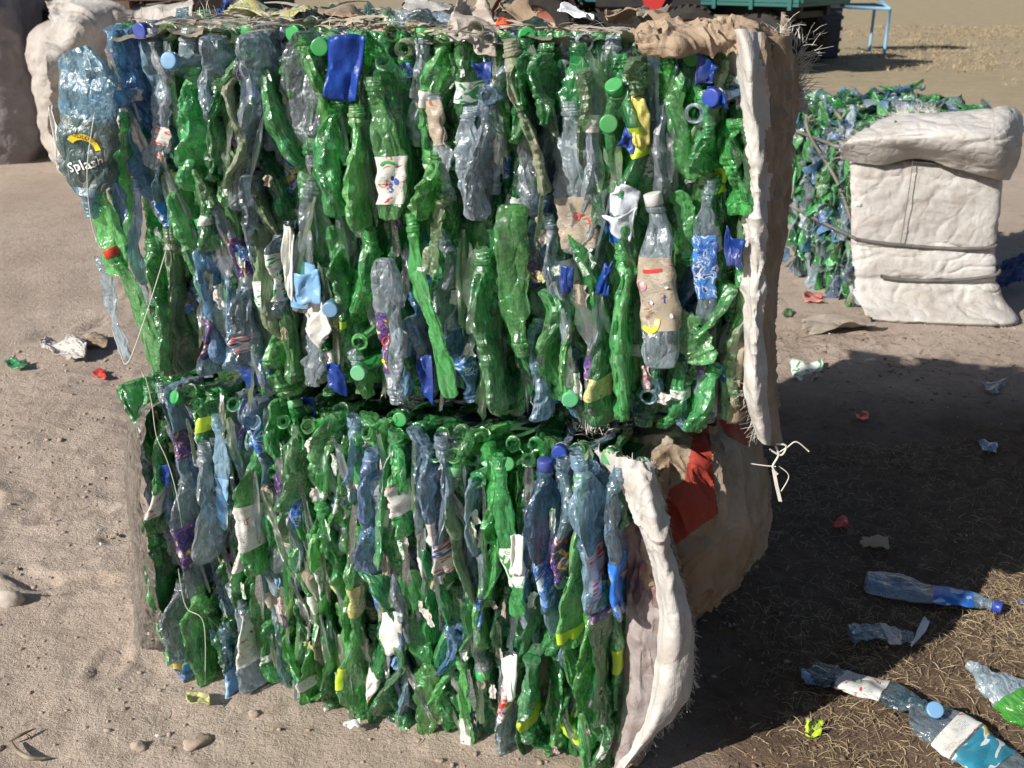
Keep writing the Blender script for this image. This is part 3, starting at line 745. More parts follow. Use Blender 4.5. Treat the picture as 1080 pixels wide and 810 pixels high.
chips = [solid('chip_white', (.6, .6, .58), .5, .4), solid('chip_green', (.05, .35, .10), .4, .3), solid('chip_blue', (.05, .15, .45), .4, .3)]
for cm_, nn, lb in ((chips[0], 130, 'tiny pale plastic flakes scattered over the whole yard'), (chips[1], 70, 'tiny green plastic flakes scattered over the whole yard'), (chips[2], 45, 'tiny blue plastic flakes scattered over the whole yard')):
    x = RNG.uniform(-3, 3.4, nn); y = RNG.uniform(1.3, 6.5, nn)
    o = strips('plastic_flakes', np.stack([x, y, ground_h(x, y) + .004], -1), RNG.uniform(0, 6.28, nn), RNG.uniform(-.02, .2, nn), RNG.uniform(.004, .016, nn), RNG.uniform(.001, .0045, nn), RNG.normal(0, 1, nn), cm_, 2); tag(o, lb, 'plastic flakes')

# ------------------------------------------------------------------ the bales
def core(B, inset=.12, name='packed_core'):
    """the pressed inner mass: a lumpy block behind the outer bottles"""
    mb = MB(); x0, x1, y0, y1, z0, z1 = .05, B.W - .03, inset, B.D - .02, .02, B.H - (.045 if B.z0 == 0 else .11)
    n = 26
    def face(o, a, b):
        u, v = np.meshgrid(np.linspace(0, 1, n), np.linspace(0, 1, n), indexing='ij')
        P = np.array(o) + u[..., None] * np.array(a) + v[..., None] * np.array(b)
        d = fbm(P[..., 0] * 22, P[..., 1] * 22, P[..., 2] * 9, 4, 3)
        c = np.array([(x0 + x1) / 2, (y0 + y1) / 2, (z0 + z1) / 2]); dirv = P - c
        P = P + dirv * (.03 * d)[..., None]
        mb.add(P.reshape(-1, 3), gridf(n, n).tolist())
    X, Y, Z = x1 - x0, y1 - y0, z1 - z0
    face((x0, y0, z0), (X, 0, 0), (0, 0, Z)); face((x0, y1, z0), (0, 0, Z), (X, 0, 0))
    face((x0, y0, z0), (0, 0, Z), (0, Y, 0)); face((x1, y0, z0), (0, Y, 0), (0, 0, Z))
    face((x0, y0, z1), (X, 0, 0), (0, Y, 0)); face((x0, y0, z0), (0, Y, 0), (X, 0, 0))
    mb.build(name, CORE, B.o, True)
tdrop = lambda x, y: .075 * min(1, max(0, y / .8)) * min(1, max(0, x / 1.1)) - .0
PRESSED = [pet('pressed_green', (.3, .8, .36), (.07, .52, .15), .8, .16, .4), pet('pressed_deep_green', (.2, .6, .3), (.04, .33, .10), .8, .16, .4), pet('pressed_clear', (.8, .88, .92), (.42, .50, .56), .8, .16, .4),
           pet('pressed_blue', (.5, .7, .9), (.12, .27, .52), .8, .16, .3), LB_WHITE, LB_BLUE]
def pressed(B, seed, y0, yo, colour, cw=30, name='pressed_plastic', z1=None):
    """the dense pack of folded film seen between the outer bottles: tall narrow folds, each its own colour"""
    rng = np.random.default_rng(seed); nx, nz = 400, 160; zt_ = z1 or B.H - .01
    X, Z = np.meshgrid(np.linspace(-.035, B.W - .02, nx), np.linspace(.0, zt_, nz), indexing='ij')
    wx = X + .012 * vnoise(X * 12, Z * 9, seed=seed) + .006 * vnoise(X * 30, Z * 25, seed=seed + 1)
    u = wx * cw; w = Z * 4.3 + .25 * vnoise(X * 20, Z * 10, seed=seed + 2)
    ci = np.floor(u).astype(np.int64); best = np.full(X.shape, 9.0); sec = np.full(X.shape, 9.0); bid = np.zeros(X.shape, np.int64)
    for di in (-1, 0, 1):
        i = ci + di; off = _h(i, 0 * i, 0 * i, seed); cj = np.floor(w + off).astype(np.int64)
        for dj in (-1, 0, 1):
            j = cj + dj; px_ = i + .2 + .6 * _h(i, j, 0 * i, seed + 3); pz_ = j - off + .2 + .6 * _h(i, j, 0 * i, seed + 4)
            d = np.sqrt((u - px_) ** 2 + (.55 * (w - pz_)) ** 2); idn = i * 1000 + j
            m = d < best; sec = np.where(m, best, np.minimum(sec, d)); best = np.where(m, d, best); bid = np.where(m, idn, bid)
    e = np.clip(sec - best, 0, .8)
    Y = y0 - .026 * np.sqrt(e / .8) + .006 * fbm(X * 60, Z * 22, seed=seed + 7, oct=3) + .012 * (_h(bid, 0 * bid, 0 * bid, seed + 8) - .5)
    s_ = X / B.W; t_ = Z / B.H
    Y = Y + yo[0](s_, t_)
    X2 = X + yo[1](s_, t_)
    ids = bid[:-1, :-1].ravel(); uq, inv = np.unique(ids, return_inverse=True)
    first = np.zeros(len(uq), int); first[inv] = np.arange(len(ids)); sx = s_[:-1, :-1].ravel()[first]; sz = t_[:-1, :-1].ravel()[first]
    cm = []
    for a, b in zip(sx, sz):
        kd = colour(float(a), float(b), rng); r = rng.random()
        cm.append(4 if r < .12 else 5 if r < .17 else (0 if r < .7 else 1) if kd == 'g' else 2 if kd == 'c' else 3)
    mi = np.array(cm)[inv]
    o = mk(name, np.stack([X2, Y, Z], -1).reshape(-1, 3), gridf(nx, nz)[:, ::-1], PRESSED, B.o, mi, True, np.stack([s_ * 12, t_ * 8], -1).reshape(-1, 2)); o['kind'] = 'stuff'
    o.data.set_sharp_from_angle(angle=R(40))
def top_row(B, rng, y0, z, n, colour, L=(.2, .28), jit=.02, neck=1, xr=(0.02, .98), pitch=-8, nu=16, nt=16, pcap=.15, Rr=(.03, .042), mats=None):
    for i in range(n):
        x = (xr[0] + (xr[1] - xr[0]) * (i + .5) / n) * B.W + rng.uniform(-.012, .012)
        l = rng.uniform(*L); s_ = x / B.W
        a = rng.normal(0, .22); M = Matrix.Translation((x, y0 + l / 2 + rng.uniform(-jit, jit), z - (tdrop(x, y0 + l / 2) if B.z0 > 0 else 0) + rng.uniform(-jit, jit) * .6)) @ Matrix.Rotation(a, 4, 'Z') @ Matrix.Rotation(R(90 + pitch + rng.normal(0, 5)), 4, 'X') @ Matrix.Translation((0, 0, -l / 2))
        kind = colour(s_, 1, rng)
        add_bottle(B.o, rng, kind, M, l, rng.uniform(*Rr), rng.uniform(.25, .6), rng.uniform(-60, 60), 20, .006, 1, nu=nu, nt=nt,
                   cap=(CAPG if kind == 'g' else CAPN) if rng.random() < pcap else None, mat=None if mats is None else mats[int(rng.integers(len(mats)))])
def end_rows(B, rng, x, colour, ys, nu=14, nt=14, maxz=None):
    for y in ys:
        z = -rng.uniform(0, .2)
        while z < B.H - .05:
            L = rng.uniform(.22, .32); z0, z1 = max(z, 0), min(z + L, B.H + .01); z += L * .9
            if z1 - z0 < .12: continue
            M = face_M(x + B.xs(0, (z0 + z1) / 2 / B.H) + rng.uniform(-.012, .012), (z0 + z1) / 2, y, rng.normal(4, 4), rng.normal(0, 4), rng.random() < .5, z1 - z0)
            add_bottle(B.o, rng, colour(0.02, .5, rng), M, z1 - z0, .04, .35, rng.uniform(-30, 30), 20, .008, 1, nu=nu, nt=nt)
def mouth(B, px, py, mat, y=.01, tilt=(0, 0), capm=None, kind='g', L=.16, Rb=.034):
    """a bottle packed end-on, its neck (capped or open) looking out of the face"""
    p = B.hit(px, py, y); rng = np.random.default_rng(int(px * 7 + py))
    M = Matrix.Translation(p) @ Matrix.Rotation(R(90 + tilt[0]), 4, 'X') @ Matrix.Rotation(R(tilt[1]), 4, 'Y') @ Matrix.Translation((0, 0, -L))
    B.hero.append((p.x, p.z, .02, .02, 0))
    return add_bottle(B.o, rng, kind, M, L, Rb, .6, 20, 5, .002, .5, mat=mat, cap=capm, style=0, nu=14, nt=20)

# ---- lower bale
LO = Bale('bottle_bale', (-.828, 2.122), (.218, 1.708), 0.0, .75, .92, 'lower bale of the stack, tall thin green bottles with blue bottles at its right edge')
rl = np.random.default_rng(21)
colL = blobs({'g': .90, 'c': .05, 'b': .05}, [(.13, .70, .10, .25, 'c', .45), (.10, .55, .08, .2, 'b', .35), (.20, .9, .12, .12, 'b', .6), (.61, .80, .045, .25, 'b', .85), (.62, .55, .04, .2, 'c', .7),
        (.93, .75, .08, .28, 'b', .88), (.20, .2, .06, .25, 'c', .5), (.97, .45, .05, .25, 'c', .6), (.70, .28, .03, .12, 'c', .8), (.30, .45, .05, .2, 'c', .35), (.80, .15, .05, .1, 'c', .4), (.58, .30, .03, .1, 'b', .7)])
leanL = lambda s, t: 6 * (1 - sstep(.0, .45, s)) + 3 * (1 - t) + 2 * math.sin(s * 21) 
yoL = lambda s, t: .085 * sstep(.84, 1.02, t) + .02 * math.sin(s * 9) + .03 * (1 - sstep(.0, .10, s))
LO.xs = lambda s, t: -.02 * (1 - s) + .02 * (1 - t) * (1 - sstep(0, .4, s))
H = LO.put
H(rl, 'b', (597, 482), (600, 612), .035, mat=BLUE[0], lab=(LB_DARK, .1, .5), k=.4)
H(rl, 'b', (620, 478), (632, 640), .040, mat=BLUE[0], lab=(LB_STRIPE, .08, .42, 200, 340), y=.01)
H(rl, 'b', (648, 490), (648, 645), .034, mat=BLUE[0], lab=(LB_ROYAL, .06, .42), y=.02)
H(rl, 'b', (570, 485), (580, 640), .034, mat=BLUE[1], cap=CAPN, lab=(LB_BLUE, .1, .4))
H(rl, 'g', (632, 610), (638, 760), .024, mat=GREEN[1], lab=(LB_DARK, .72, .80), y=.0)
H(rl, 'g', (612, 500), (606, 680), .026, mat=GREEN[0], lab=(LB_LIME, .06, .16), y=.0)
H(rl, 'g', (622, 640), (618, 742), .026, mat=GREEN[2], y=.0)
H(rl, 'g', (524, 480), (548, 650), .050, mat=GREEN[0], face=True, lab=(LB_LEMON, .2, .45), y=.0)
H(rl, 'c', (215, 468), (222, 590), .030, mat=CLEAR[1], k=.3, y=-.02)
H(rl, 'c', (192, 498), (205, 620), .034, mat=CLEAR[0], lab=(LB_DARK, .25, .6), y=.0)
H(rl, 'b', (232, 440), (238, 560), .040, mat=BLUE[0], lab=(LB_SKY, .08, .5), y=-.02, face=True, k=.3)
H(rl, 'g', (172, 440), (176, 560), .030, mat=GREEN[2], lab=(LB_WHITE, .2, .42), y=.02)
H(rl, 'g', (160, 565), (184, 692), .036, mat=GREEN[0], y=.01); H(rl, 'c', (184, 610), (204, 716), .034, mat=CLEAR[0], y=.0, lab=(LB_BLUE, .1, .3)); H(rl, 'g', (206, 615), (222, 724), .036, mat=GREEN[2], y=.0); H(rl, 'g', (172, 560), (176, 640), .034, mat=GREEN[1], y=.03)
H(rl, 'g', (268, 470), (272, 600), .032, mat=GREEN[0], lab=(LB_WHITE, .25, .6))
H(rl, 'c', (255, 630), (282, 720), .032, mat=CLEAR[0], lab=(LB_WHITE, .3, .85))
H(rl, 'b', (232, 660), (262, 735), .034, mat=BLUE[2], lab=(LB_SKY, .1, .5), y=.0, neck='up')
H(rl, 'g', (365, 630), (370, 715), .048, mat=GREEN[2], face=True, y=.0)
H(rl, 'g', (450, 700), (448, 790), .062, mat=GREEN[2], face=True, neck='down', y=-.01, cap=solid('cap_grey', (.16, .15, .14), .5))
H(rl, 'c', (412, 650), (403, 700), .040, mat=CLEAR[1], face=True)
H(rl, 'g', (487, 690), (490, 800), .040, mat=GREEN[2], lab=(LB_WHITE, .12, .42, 230, 310), face=True, y=.0)
H(rl, 'g', (562, 690), (555, 780), .036, mat=GREEN[1], lab=(LB_LIME, .62, .84), y=-.01, neck='down')
H(rl, 'c', (540, 690), (532, 790), .034, mat=CLEAR[0], lab=(LB_STRIPE, .45, .8))
H(rl, 'b', (478, 655), (470, 720), .030, mat=BLUE[1], neck='down')
H(rl, 'b', (452, 460), (462, 570), .034, mat=BLUE[0], lab=(LB_WHITE, .02, .3)); H(rl, 'b', (468, 458), (476, 600), .030, mat=BLUE[0], lab=(LB_STRIPE, .02, .28)); H(rl, 'b', (440, 500), (456, 610), .024, mat=CLEAR[0], lab=(LB_WHITE, .05, .5))
H(rl, 'g', (420, 480), (432, 560), .028, mat=GREEN[0], lab=(LB_WHITE, .3, .7), y=.0)
for px, py, cm, kd, ml in [(492, 486, None, 'g', GREEN[0]), (516, 486, CAPG2, 'g', GREEN[1]), (500, 508, None, 'g', GREEN[1]), (330, 478, None, 'g', GREEN[0]), (352, 482, None, 'g', GREEN[0]), (380, 494, None, 'g', GREEN[1]),
        (404, 470, None, 'g', GREEN[0]), (432, 452, None, 'g', GREEN[0]), (300, 462, None, 'g', GREEN[0]), (482, 720, None, 'g', GREEN[0]), (480, 668, None, 'b', BLUE[1]), (606, 474, None, 'g', GREEN[1]), (176, 498, CAPN, 'g', GREEN[1]), (285, 500, None, 'g', GREEN[0])]:
    mouth(LO, px, py, ml, .0 + (.05 if py < 500 else 0), (-28 if py < 500 else 0, 0), cm, kd)
nL = fill_face(LO, rl, .036, (.024, .038), colL, leanL, yoL, prob_face=.08, nu=26, nt=22, plab=.34, pcap=.08, Lr=(.21, .33), xr=(0, .965))
nL += fill_face(LO, rl, .058, (.034, .05), colL, leanL, yoL, prob_face=.1, nu=20, nt=18, plab=.3, pcap=.04, Lr=(.2, .3), xr=(.01, .96), maxn=max(0, 298 - COUNT['bottle_bale'] - 52), skip=False)
top_row(LO, rl, .04, .715, 22, colL, pitch=-6, jit=.016, Rr=(.026, .036), xr=(.0, .97))
top_row(LO, rl, -.005, .665, 15, colL, L=(.15, .2), pitch=-38, jit=.014, Rr=(.024, .032), xr=(.05, .97))
end_rows(LO, rl, .03, colL, (.20, .34, .48, .62))
core(LO)
yLv = lambda s, t: .085 * sstep(.84, 1.02, t) + .02 * np.sin(s * 9) + .03 * (1 - sstep(.0, .10, s))
pressed(LO, 5, .082, (yLv, lambda s, t: -.02 * (1 - s) + .02 * (1 - t) * (1 - sstep(0, .4, s))), colL, 36, z1=.70)

# ---- upper bale
UP = Bale('bottle_bale', (-.725, 2.02), (.395, 1.75), .80, .70, .95, 'upper bale of the stack, wide dusty green and clear bottles under torn burlap')
ru = np.random.default_rng(33)
colU = blobs({'g': .79, 'c': .13, 'b': .08}, [(.36, .35, .05, .25, 'c', .75), (.30, .75, .05, .2, 'c', .5), (.60, .72, .05, .2, 'c', .8), (.02, .75, .05, .2, 'b', .6), (.78, .6, .05, .25, 'c', .6), (.93, .4, .05, .3, 'c', .6),
        (.23, .3, .05, .25, 'c', .55), (.13, .35, .05, .25, 'b', .35), (.10, .9, .05, .1, 'c', .4)])
leanU = lambda s, t: 16 * (1 - sstep(.02, .28, s)) * (1 - sstep(.55, .9, t)) + 3 * math.sin(s * 17 + 1) + 1
yoU = lambda s, t: .02 * math.sin(s * 11 + 2) + .03 * sstep(.9, 1.02, t) + .02 * (1 - sstep(0, .06, s))
UP.xs = lambda s, t: .055 * (1 - t) * (1 - sstep(0, .3, s)) - .05 * (1 - s) - .02 * t * s
H = UP.put
SPLASH = [('#arc', .028, .545, 268, 170, PRINT_Y), ('GOLDEN', .0095, .515, 266, 172, PRINT_K, 1), ('Splash', .027, .665, 268, 205, PRINT_W)]
bb = H(ru, 'b', (92, 48), (94, 228), .118, mat=pet('pet_dusty_blue', (.5, .7, .85), (.12, .28, .42), .5, .2, .25), y=-.05, face=True, k=.5, neck='down', crush=1.3, style=3, phi=0, bend=.002,
       lab=(pet('label_film_teal', (.3, .5, .5), (.02, .12, .14), .7, .25, .3), .40, .83), prints=SPLASH)
H(ru, 'g', (100, 168), (122, 290), .062, mat=GREEN[2], y=-.035, face=True, lab=(LB_YEL, .52, .56))
H(ru, 'g', (122, 262), (172, 392), .062, mat=GREEN[2], y=-.04, face=True, cap=CAPR, twist=0)
H(ru, 'b', (118, 182), (130, 268), .050, mat=BLUE[1], y=-.02, face=True)
H(ru, 'c', (104, 270), (134, 380), .05, mat=CLEAR[0], y=.0, face=True, lab=(LB_ROYAL, .02, .06))
H(ru, 'b', (138, 188), (146, 300), .04, mat=BLUE[0], y=.0, face=True); H(ru, 'g', (126, 118), (138, 235), .045, mat=GREEN[0], y=.02, face=True); H(ru, 'c', (146, 285), (168, 372), .04, mat=CLEAR[0], y=.01, face=True, lab=(LB_DARK, .2, .6)); H(ru, 'g', (120, 200), (150, 300), .04, mat=GREEN[1], y=.03, face=True)
H(ru, 'g', (182, 240), (198, 392), .038, mat=GREEN[3], y=.0); H(ru, 'g', (160, 250), (186, 385), .038, mat=GREEN[0], y=-.01)
H(ru, 'c', (178, 66), (165, 180), .055, mat=CLEAR[1], y=.0, face=True, lab=(LB_STRIPE, .25, .45, 250, 330))
H(ru, 'g', (205, 70), (215, 200), .045, mat=GREEN[0], y=.01); H(ru, 'g', (262, 75), (255, 195), .048, mat=GREEN[2], y=.0, face=True, lab=(LB_LEMON, .05, .35), style=1)
H(ru, 'g', (236, 80), (232, 190), .036, mat=GREEN[1], y=.0)
H(ru, 'g', (404, 80), (418, 232), .062, mat=GREEN[2], y=-.015, face=True, k=.55, lab=(LB_WHITE, .12, .46), phi=0, prints=[('#arc', .014, .40, 255, 0, PRINT_G), ('#dot', .005, .28, 285, 0, PRINT_B), ('#dot', .004, .3, 270, 0, PRINT_B), ('S', .02, .24, 262, 10, PRINT_B)])
H(ru, 'g', (345, 100), (350, 225), .05, mat=GREEN[0], y=.0); H(ru, 'g', (375, 110), (388, 240), .042, mat=GREEN[0], y=-.005)
H(ru, 'c', (452, 102), (474, 212), .048, mat=CLEAR[0], y=-.01, face=True, k=.5, lab=(LB_KRAFT, .03, .48), phi=0, neck='down')
H(ru, 'c', (492, 112), (500, 232), .052, mat=CLEAR[2], y=-.01, face=True, lab=(LB_STRIPE, .84, .86)); H(ru, 'c', (516, 90), (508, 230), .036, mat=CLEAR[0], y=.0)
H(ru, 'c', (600, 106), (610, 268), .076, mat=CLEAR[2], y=-.02, face=True, k=.5, phi=0, lab=(LB_KRAFT, .04, .40), cap=None, crush=.9, prints=[('#ring', .007, .26, 272, 0, PRINT_R), ('#bar', .009, .26, 280, 20, PRINT_R)])
H(ru, 'c', (692, 205), (698, 388), .072, mat=CLEAR[2], y=-.03, face=True, k=.75, phi=0, cap=CAPW, crush=.7, bend=.003, style=0,
  lab=(LB_KRAFT, .24, .68, 0, 360), prints=[('#arc', .024, .28, 238, 200, PRINT_Y), ('FRUITY', .008, .335, 240, 30, PRINT_K, 1), ('#ring', .011, .50, 232, 0, PRINT_P), ('#bar', .016, .60, 268, 5, PRINT_R), ('#dot', .004, .30, 262, 0, PRINT_W),
  ('#dot', .003, .40, 258, 0, PRINT_W), ('#bar', .008, .42, 300, 80, PRINT_B), ('#dot', .004, .33, 310, 0, PRINT_W), ('#dot', .003, .52, 238, 0, PRINT_W), ('#dot', .003, .5, 305, 0, PRINT_W, 1)])
H(ru, 'g', (658, 255), (655, 440), .040, mat=GREEN[0], y=-.01); H(ru, 'g', (716, 200), (732, 278), .05, mat=GREEN[0], y=.0, face=True, neck='down', lab=(CAPG, .86, .9))
H(ru, 'b', (742, 190), (742, 345), .042, mat=CLEAR[1], y=-.01, face=True, k=.4, lab=(LB_BLUE, .2, .66), phi=0)
H(ru, 'g', (738, 385), (712, 320), .08, mat=GREEN[2], y=-.02, face=True, crush=1.5, neck='down')
H(ru, 'g', (700, 55), (728, 190), .05, mat=GREEN[2], y=-.005, face=True); H(ru, 'g', (742, 95), (742, 180), .034, mat=GREEN[0], y=.0, style=1)
H(ru, 'g', (770, 125), (778, 225), .038, mat=GREEN[0], y=.0); H(ru, 'c', (672, 60), (673, 110), .036, mat=GREEN[3], y=-.01, neck='down')
H(ru, 'g', (532, 45), (568, 205), .036, mat=GREEN[3], y=-.015); H(ru, 'g', (556, 40), (552, 150), .04, mat=GREEN[1], y=.0)
H(ru, 'g', (612, 45), (605, 125), .06, mat=GREEN[1], y=.0, face=True); H(ru, 'g', (573, 45), (578, 130), .045, mat=GREEN[0], y=.0)
H(ru, 'c', (408, 272), (418, 424), .055, mat=CLEAR[2], y=-.025, face=True, k=.6, phi=0, crush=.7, bend=.002, neck='down', lab=(LB_DARK, .35, .8, 280, 345), prints=[('#ring', .009, .55, 300, 0, PRINT_R), ('#dot', .005, .7, 300, 0, PRINT_Y)])
H(ru, 'g', (430, 225), (478, 420), .046, mat=GREEN[0], y=-.02, face=True); H(ru, 'g', (470, 205), (455, 290), .052, mat=GREEN[3], y=-.025, face=True, crush=1.4)
H(ru, 'g', (503, 262), (528, 432), .042, mat=GREEN[0], y=-.02); H(ru, 'g', (538, 215), (546, 375), .062, mat=GREEN[2], y=-.025, face=True, k=.45, crush=.9, phi=0, neck='down')
H(ru, 'c', (325, 190), (318, 330), .05, mat=CLEAR[0], y=-.01, face=True, lab=(LB_SKY, .02, .42)); H(ru, 'c', (338, 300), (330, 408), .06, mat=CLEAR[0], y=-.01, face=True, lab=(LB_WHITE, .5, .9), crush=1.4)
H(ru, 'c', (297, 230), (300, 330), .03, mat=CLEAR[1], lab=(LB_LEMON, .2, .7)); H(ru, 'g', (365, 240), (362, 345), .036, mat=GREEN[0], lab=(LB_LIME, .05, .16), neck='up')
H(ru, 'c', (256, 290), (270, 385), .03, mat=CLEAR[1], lab=(LB_STRIPE, .2, .4), y=-.01); H(ru, 'c', (218, 300), (238, 390), .034, mat=BLUE[0], lab=(LB_DARK, .2, .7))
H(ru, 'c', (634, 180), (628, 260), .034, mat=CLEAR[0]); H(ru, 'g', (602, 320), (596, 420), .030, mat=GREEN[2], lab=(LB_YEL, .7, .84)); H(ru, 'c', (634, 300), (630, 430), .032, mat=CLEAR[1], lab=(LB_DARK, .3, .5))
H(ru, 'g', (462, 160), (452, 230), .04, mat=GREEN[2], y=-.01, neck='up')
for px, py, cm, kd, ml, ty in [(340, 50, CAPG, 'g', GREEN[0], (0, 20)), (637, 131, CAPG, 'g', GREEN[0], (0, 0)), (652, 92, CAPG, 'g', GREEN[0], (-50, 0)), (378, 393, CAPG2, 'g', GREEN[1], (0, 0)), (375, 362, None, 'g', GREEN[2], (0, 0)),
        (182, 66, CAPB, 'c', CLEAR[1], (-10, 5)), (130, 106, CAPB, 'b', BLUE[1], (0, 25)), (255, 82, None, 'c', CLEAR[0], (0, 0)), (408, 62, None, 'g', GREEN[1], (-40, 10)), (757, 104, CAPN, 'b', BLUE[1], (0, -15)),
        (738, 120, None, 'c', CLEAR[1], (0, 0)), (598, 420, CAPG2, 'g', GREEN[1], (0, 10)), (516, 98, None, 'b', BLUE[0], (-20, 10)), (352, 215, None, 'g', GREEN[1], (0, 0)), (345, 326, CAPB, 'c', CLEAR[1], (0, 0)), (682, 420, None, 'c', CLEAR[1], (0, 0))]:
    mouth(UP, px, py, ml, -.03, ty, cm, kd)
def folded(B, corners, mat, name, thick=.012, y=-.03, seed=1):
    """stiff folded piece of coloured plastic"""
    P = [B.hit(*c, y) for c in corners]; n = 14; u, v = np.meshgrid(np.linspace(0, 1, n), np.linspace(0, 1, n), indexing='ij')
    p = [np.array(q) for q in P]
    G = (p[0] * (1 - v[..., None]) + p[1] * v[..., None]) * (1 - u[..., None]) + (p[3] * (1 - v[..., None]) + p[2] * v[..., None]) * u[..., None]
    G[..., 1] += thick * .9 * (tri(v * .8 + .15 + .25 * u + seed * .13) - .5) + .006 * fbm(u * 2.2 + seed, v * 2.2, seed=seed, oct=3); G[..., 0] += .004 * fbm(u * 2 + 9, v * 2 + seed, seed=seed, oct=2); G[..., 2] += .006 * fbm(u * 2, v * 2 + seed, seed=seed + 3, oct=2)
    o = mk(name, G.reshape(-1, 3), gridf(n, n), mat, B.o); md = o.modifiers.new('t', 'SOLIDIFY'); md.thickness = .002; md.offset = 0
    o.data.set_sharp_from_angle(angle=R(25)); return o
folded(UP, [(347, 42), (385, 38), (376, 110), (344, 103)], NAVY, 'blue_plastic_piece', .016)
folded(UP, [(736, 58), (758, 70), (752, 92), (735, 92)], NAVY, 'blue_plastic_piece', .01, seed=2)
folded(UP, [(748, 90), (768, 100), (768, 118), (750, 112)], NAVY, 'blue_plastic_piece', .008, seed=3)
folded(UP, [(764, 240), (784, 258), (778, 286), (766, 280)], NAVY, 'blue_plastic_piece', .01, seed=4)
folded(UP, [(250, 386), (284, 378), (290, 405), (262, 409)], NAVY, 'blue_plastic_piece', .012, seed=5)
folded(UP, [(342, 385), (360, 384), (366, 416), (346, 412)], NAVY, 'blue_plastic_piece', .01, seed=6)
folded(UP, [(592, 280), (608, 286), (602, 312), (592, 306)], NAVY, 'blue_plastic_piece', .008, seed=7)
folded(UP, [(636, 280), (646, 276), (640, 312), (628, 312)], NAVY, 'blue_plastic_piece', .008, seed=8)
folded(UP, [(657, 135), (676, 150), (668, 165), (652, 152)], NAVY, 'blue_plastic_piece', .006, seed=9)
folded(UP, [(497, 66), (520, 68), (516, 86), (500, 84)], NAVY, 'blue_plastic_piece', .006, seed=10)
folded(UP, [(438, 375), (456, 378), (458, 424), (444, 420)], NAVY, 'blue_plastic_piece', .006, seed=10, y=.0)
folded(LO, [(314, 424), (332, 420), (332, 446), (314, 446)], NAVY, 'blue_plastic_piece', .008, seed=11, y=.06)
folded(LO, [(166, 492), (180, 490), (178, 512), (166, 510)], NAVY, 'blue_plastic_piece', .006, seed=12, y=-.01)
folded(UP, [(50, 112), (60, 118), (76, 188), (60, 180)], LB_WHITE, 'label_scrap', .012, -.03, 20)
folded(UP, [(664, 100), (682, 104), (686, 152), (667, 152)], LB_YEL, 'label_scrap', .008, -.03, 21)
folded(UP, [(648, 196), (676, 200), (672, 226), (640, 224)], LB_SKY, 'label_scrap', .012, -.03, 22)
folded(UP, [(636, 226), (672, 222), (664, 252), (646, 246)], LB_SKY, 'label_scrap', .012, -.03, 23)
folded(UP, [(308, 288), (336, 284), (340, 318), (312, 322)], LB_SKY, 'label_scrap', .01, -.03, 24)
folded(UP, [(296, 235), (312, 250), (308, 318), (300, 300)], LB_LEMON, 'label_scrap', .01, -.02, 25)
folded(UP, [(324, 345), (340, 320), (350, 350), (336, 366)], LB_WHITE, 'label_scrap', .012, -.03, 26)
folded(LO, [(538, 565), (552, 566), (550, 606), (538, 606)], LB_WHITE, 'label_scrap', .006, -.02, 27)
folded(LO, [(530, 696), (546, 692), (546, 736), (532, 738)], LB_STRIPE, 'label_scrap', .006, -.02, 28)
folded(LO, [(402, 648), (424, 645), (426, 690), (404, 694)], LB_WHITE, 'label_scrap', .012, -.02, 29)
nU = fill_face(UP, ru, .030, (.032, .050), colU, leanU, yoU, prob_face=.18, nu=28, nt=24, plab=.28, pcap=.14, Lr=(.2, .31))
nU += fill_face(UP, ru, .055, (.04, .055), colU, leanU, yoU, prob_face=.15, nu=20, nt=18, plab=.3, pcap=.05, Lr=(.2, .3), maxn=max(0, 298 - COUNT.get(UP.o.name, 0) - 50), skip=False)
print('faces', nL, nU)
top_row(UP, ru, .02, .675, 20, colU, pitch=-4, jit=.012, mats=[GREEN[3], CLEAR[2], GREEN[3], CLEAR[1]])
top_row(UP, ru, .30, .68, 9, colU, pitch=2, mats=[GREEN[3], CLEAR[2]]); top_row(UP, ru, .58, .69, 8, colU, pitch=2, mats=[GREEN[3], CLEAR[2]])
end_rows(UP, ru, .0, colU, (.17, .30, .44, .58))
core(UP, .13)
yUv = lambda s, t: .02 * np.sin(s * 11 + 2) + .03 * sstep(.9, 1.02, t) + .02 * (1 - sstep(0, .06, s))
pressed(UP, 9, .078, (yUv, lambda s, t: .055 * (1 - t) * (1 - sstep(0, .3, s)) - .05 * (1 - s) - .02 * t * s), colU, 27)

# ---- wrapping of the two stacked bales
def lod_net(rows): return [[tuple(at(*c)) for c in r] for r in rows]
net = lod_net([[(762,38,1.78),(780,30,1.72),(806,36,1.76),(826,52,1.95),(832,60,2.2)],
 [(768,72,1.80),(786,66,1.70),(806,72,1.73),(830,84,1.92),(836,100,2.25)],
 [(775,110,1.80),(790,108,1.71),(806,112,1.75),(830,125,1.95),(833,135,2.25)],
 [(782,160,1.80),(796,158,1.73),(808,160,1.75),(820,165,1.88),(826,172,2.2)],
 [(784,230,1.80),(797,228,1.71),(806,230,1.75),(815,232,1.86),(820,235,2.15)],
 [(782,300,1.79),(794,300,1.73),(808,300,1.74),(812,300,1.84),(818,300,2.1)],
 [(784,360,1.78),(796,358,1.71),(802,360,1.76),(812,360,1.84),(814,362,2.0)],
 [(788,420,1.76),(797,420,1.72),(807,420,1.75),(812,420,1.82),(817,422,1.95)],
 [(800,462,1.76),(806,468,1.74),(813,470,1.75),(820,470,1.78),(826,466,1.84)]])
c = Cloth(net, 240, 80, .017, 13, 3, .001, (1.2, 1.2, .4))
def two(c): return (c.vv[:-1, :-1] + .05 * vnoise(c.uu[:-1, :-1] * 14, c.vv[:-1, :-1] * 2, seed=4) > .47).astype(int)
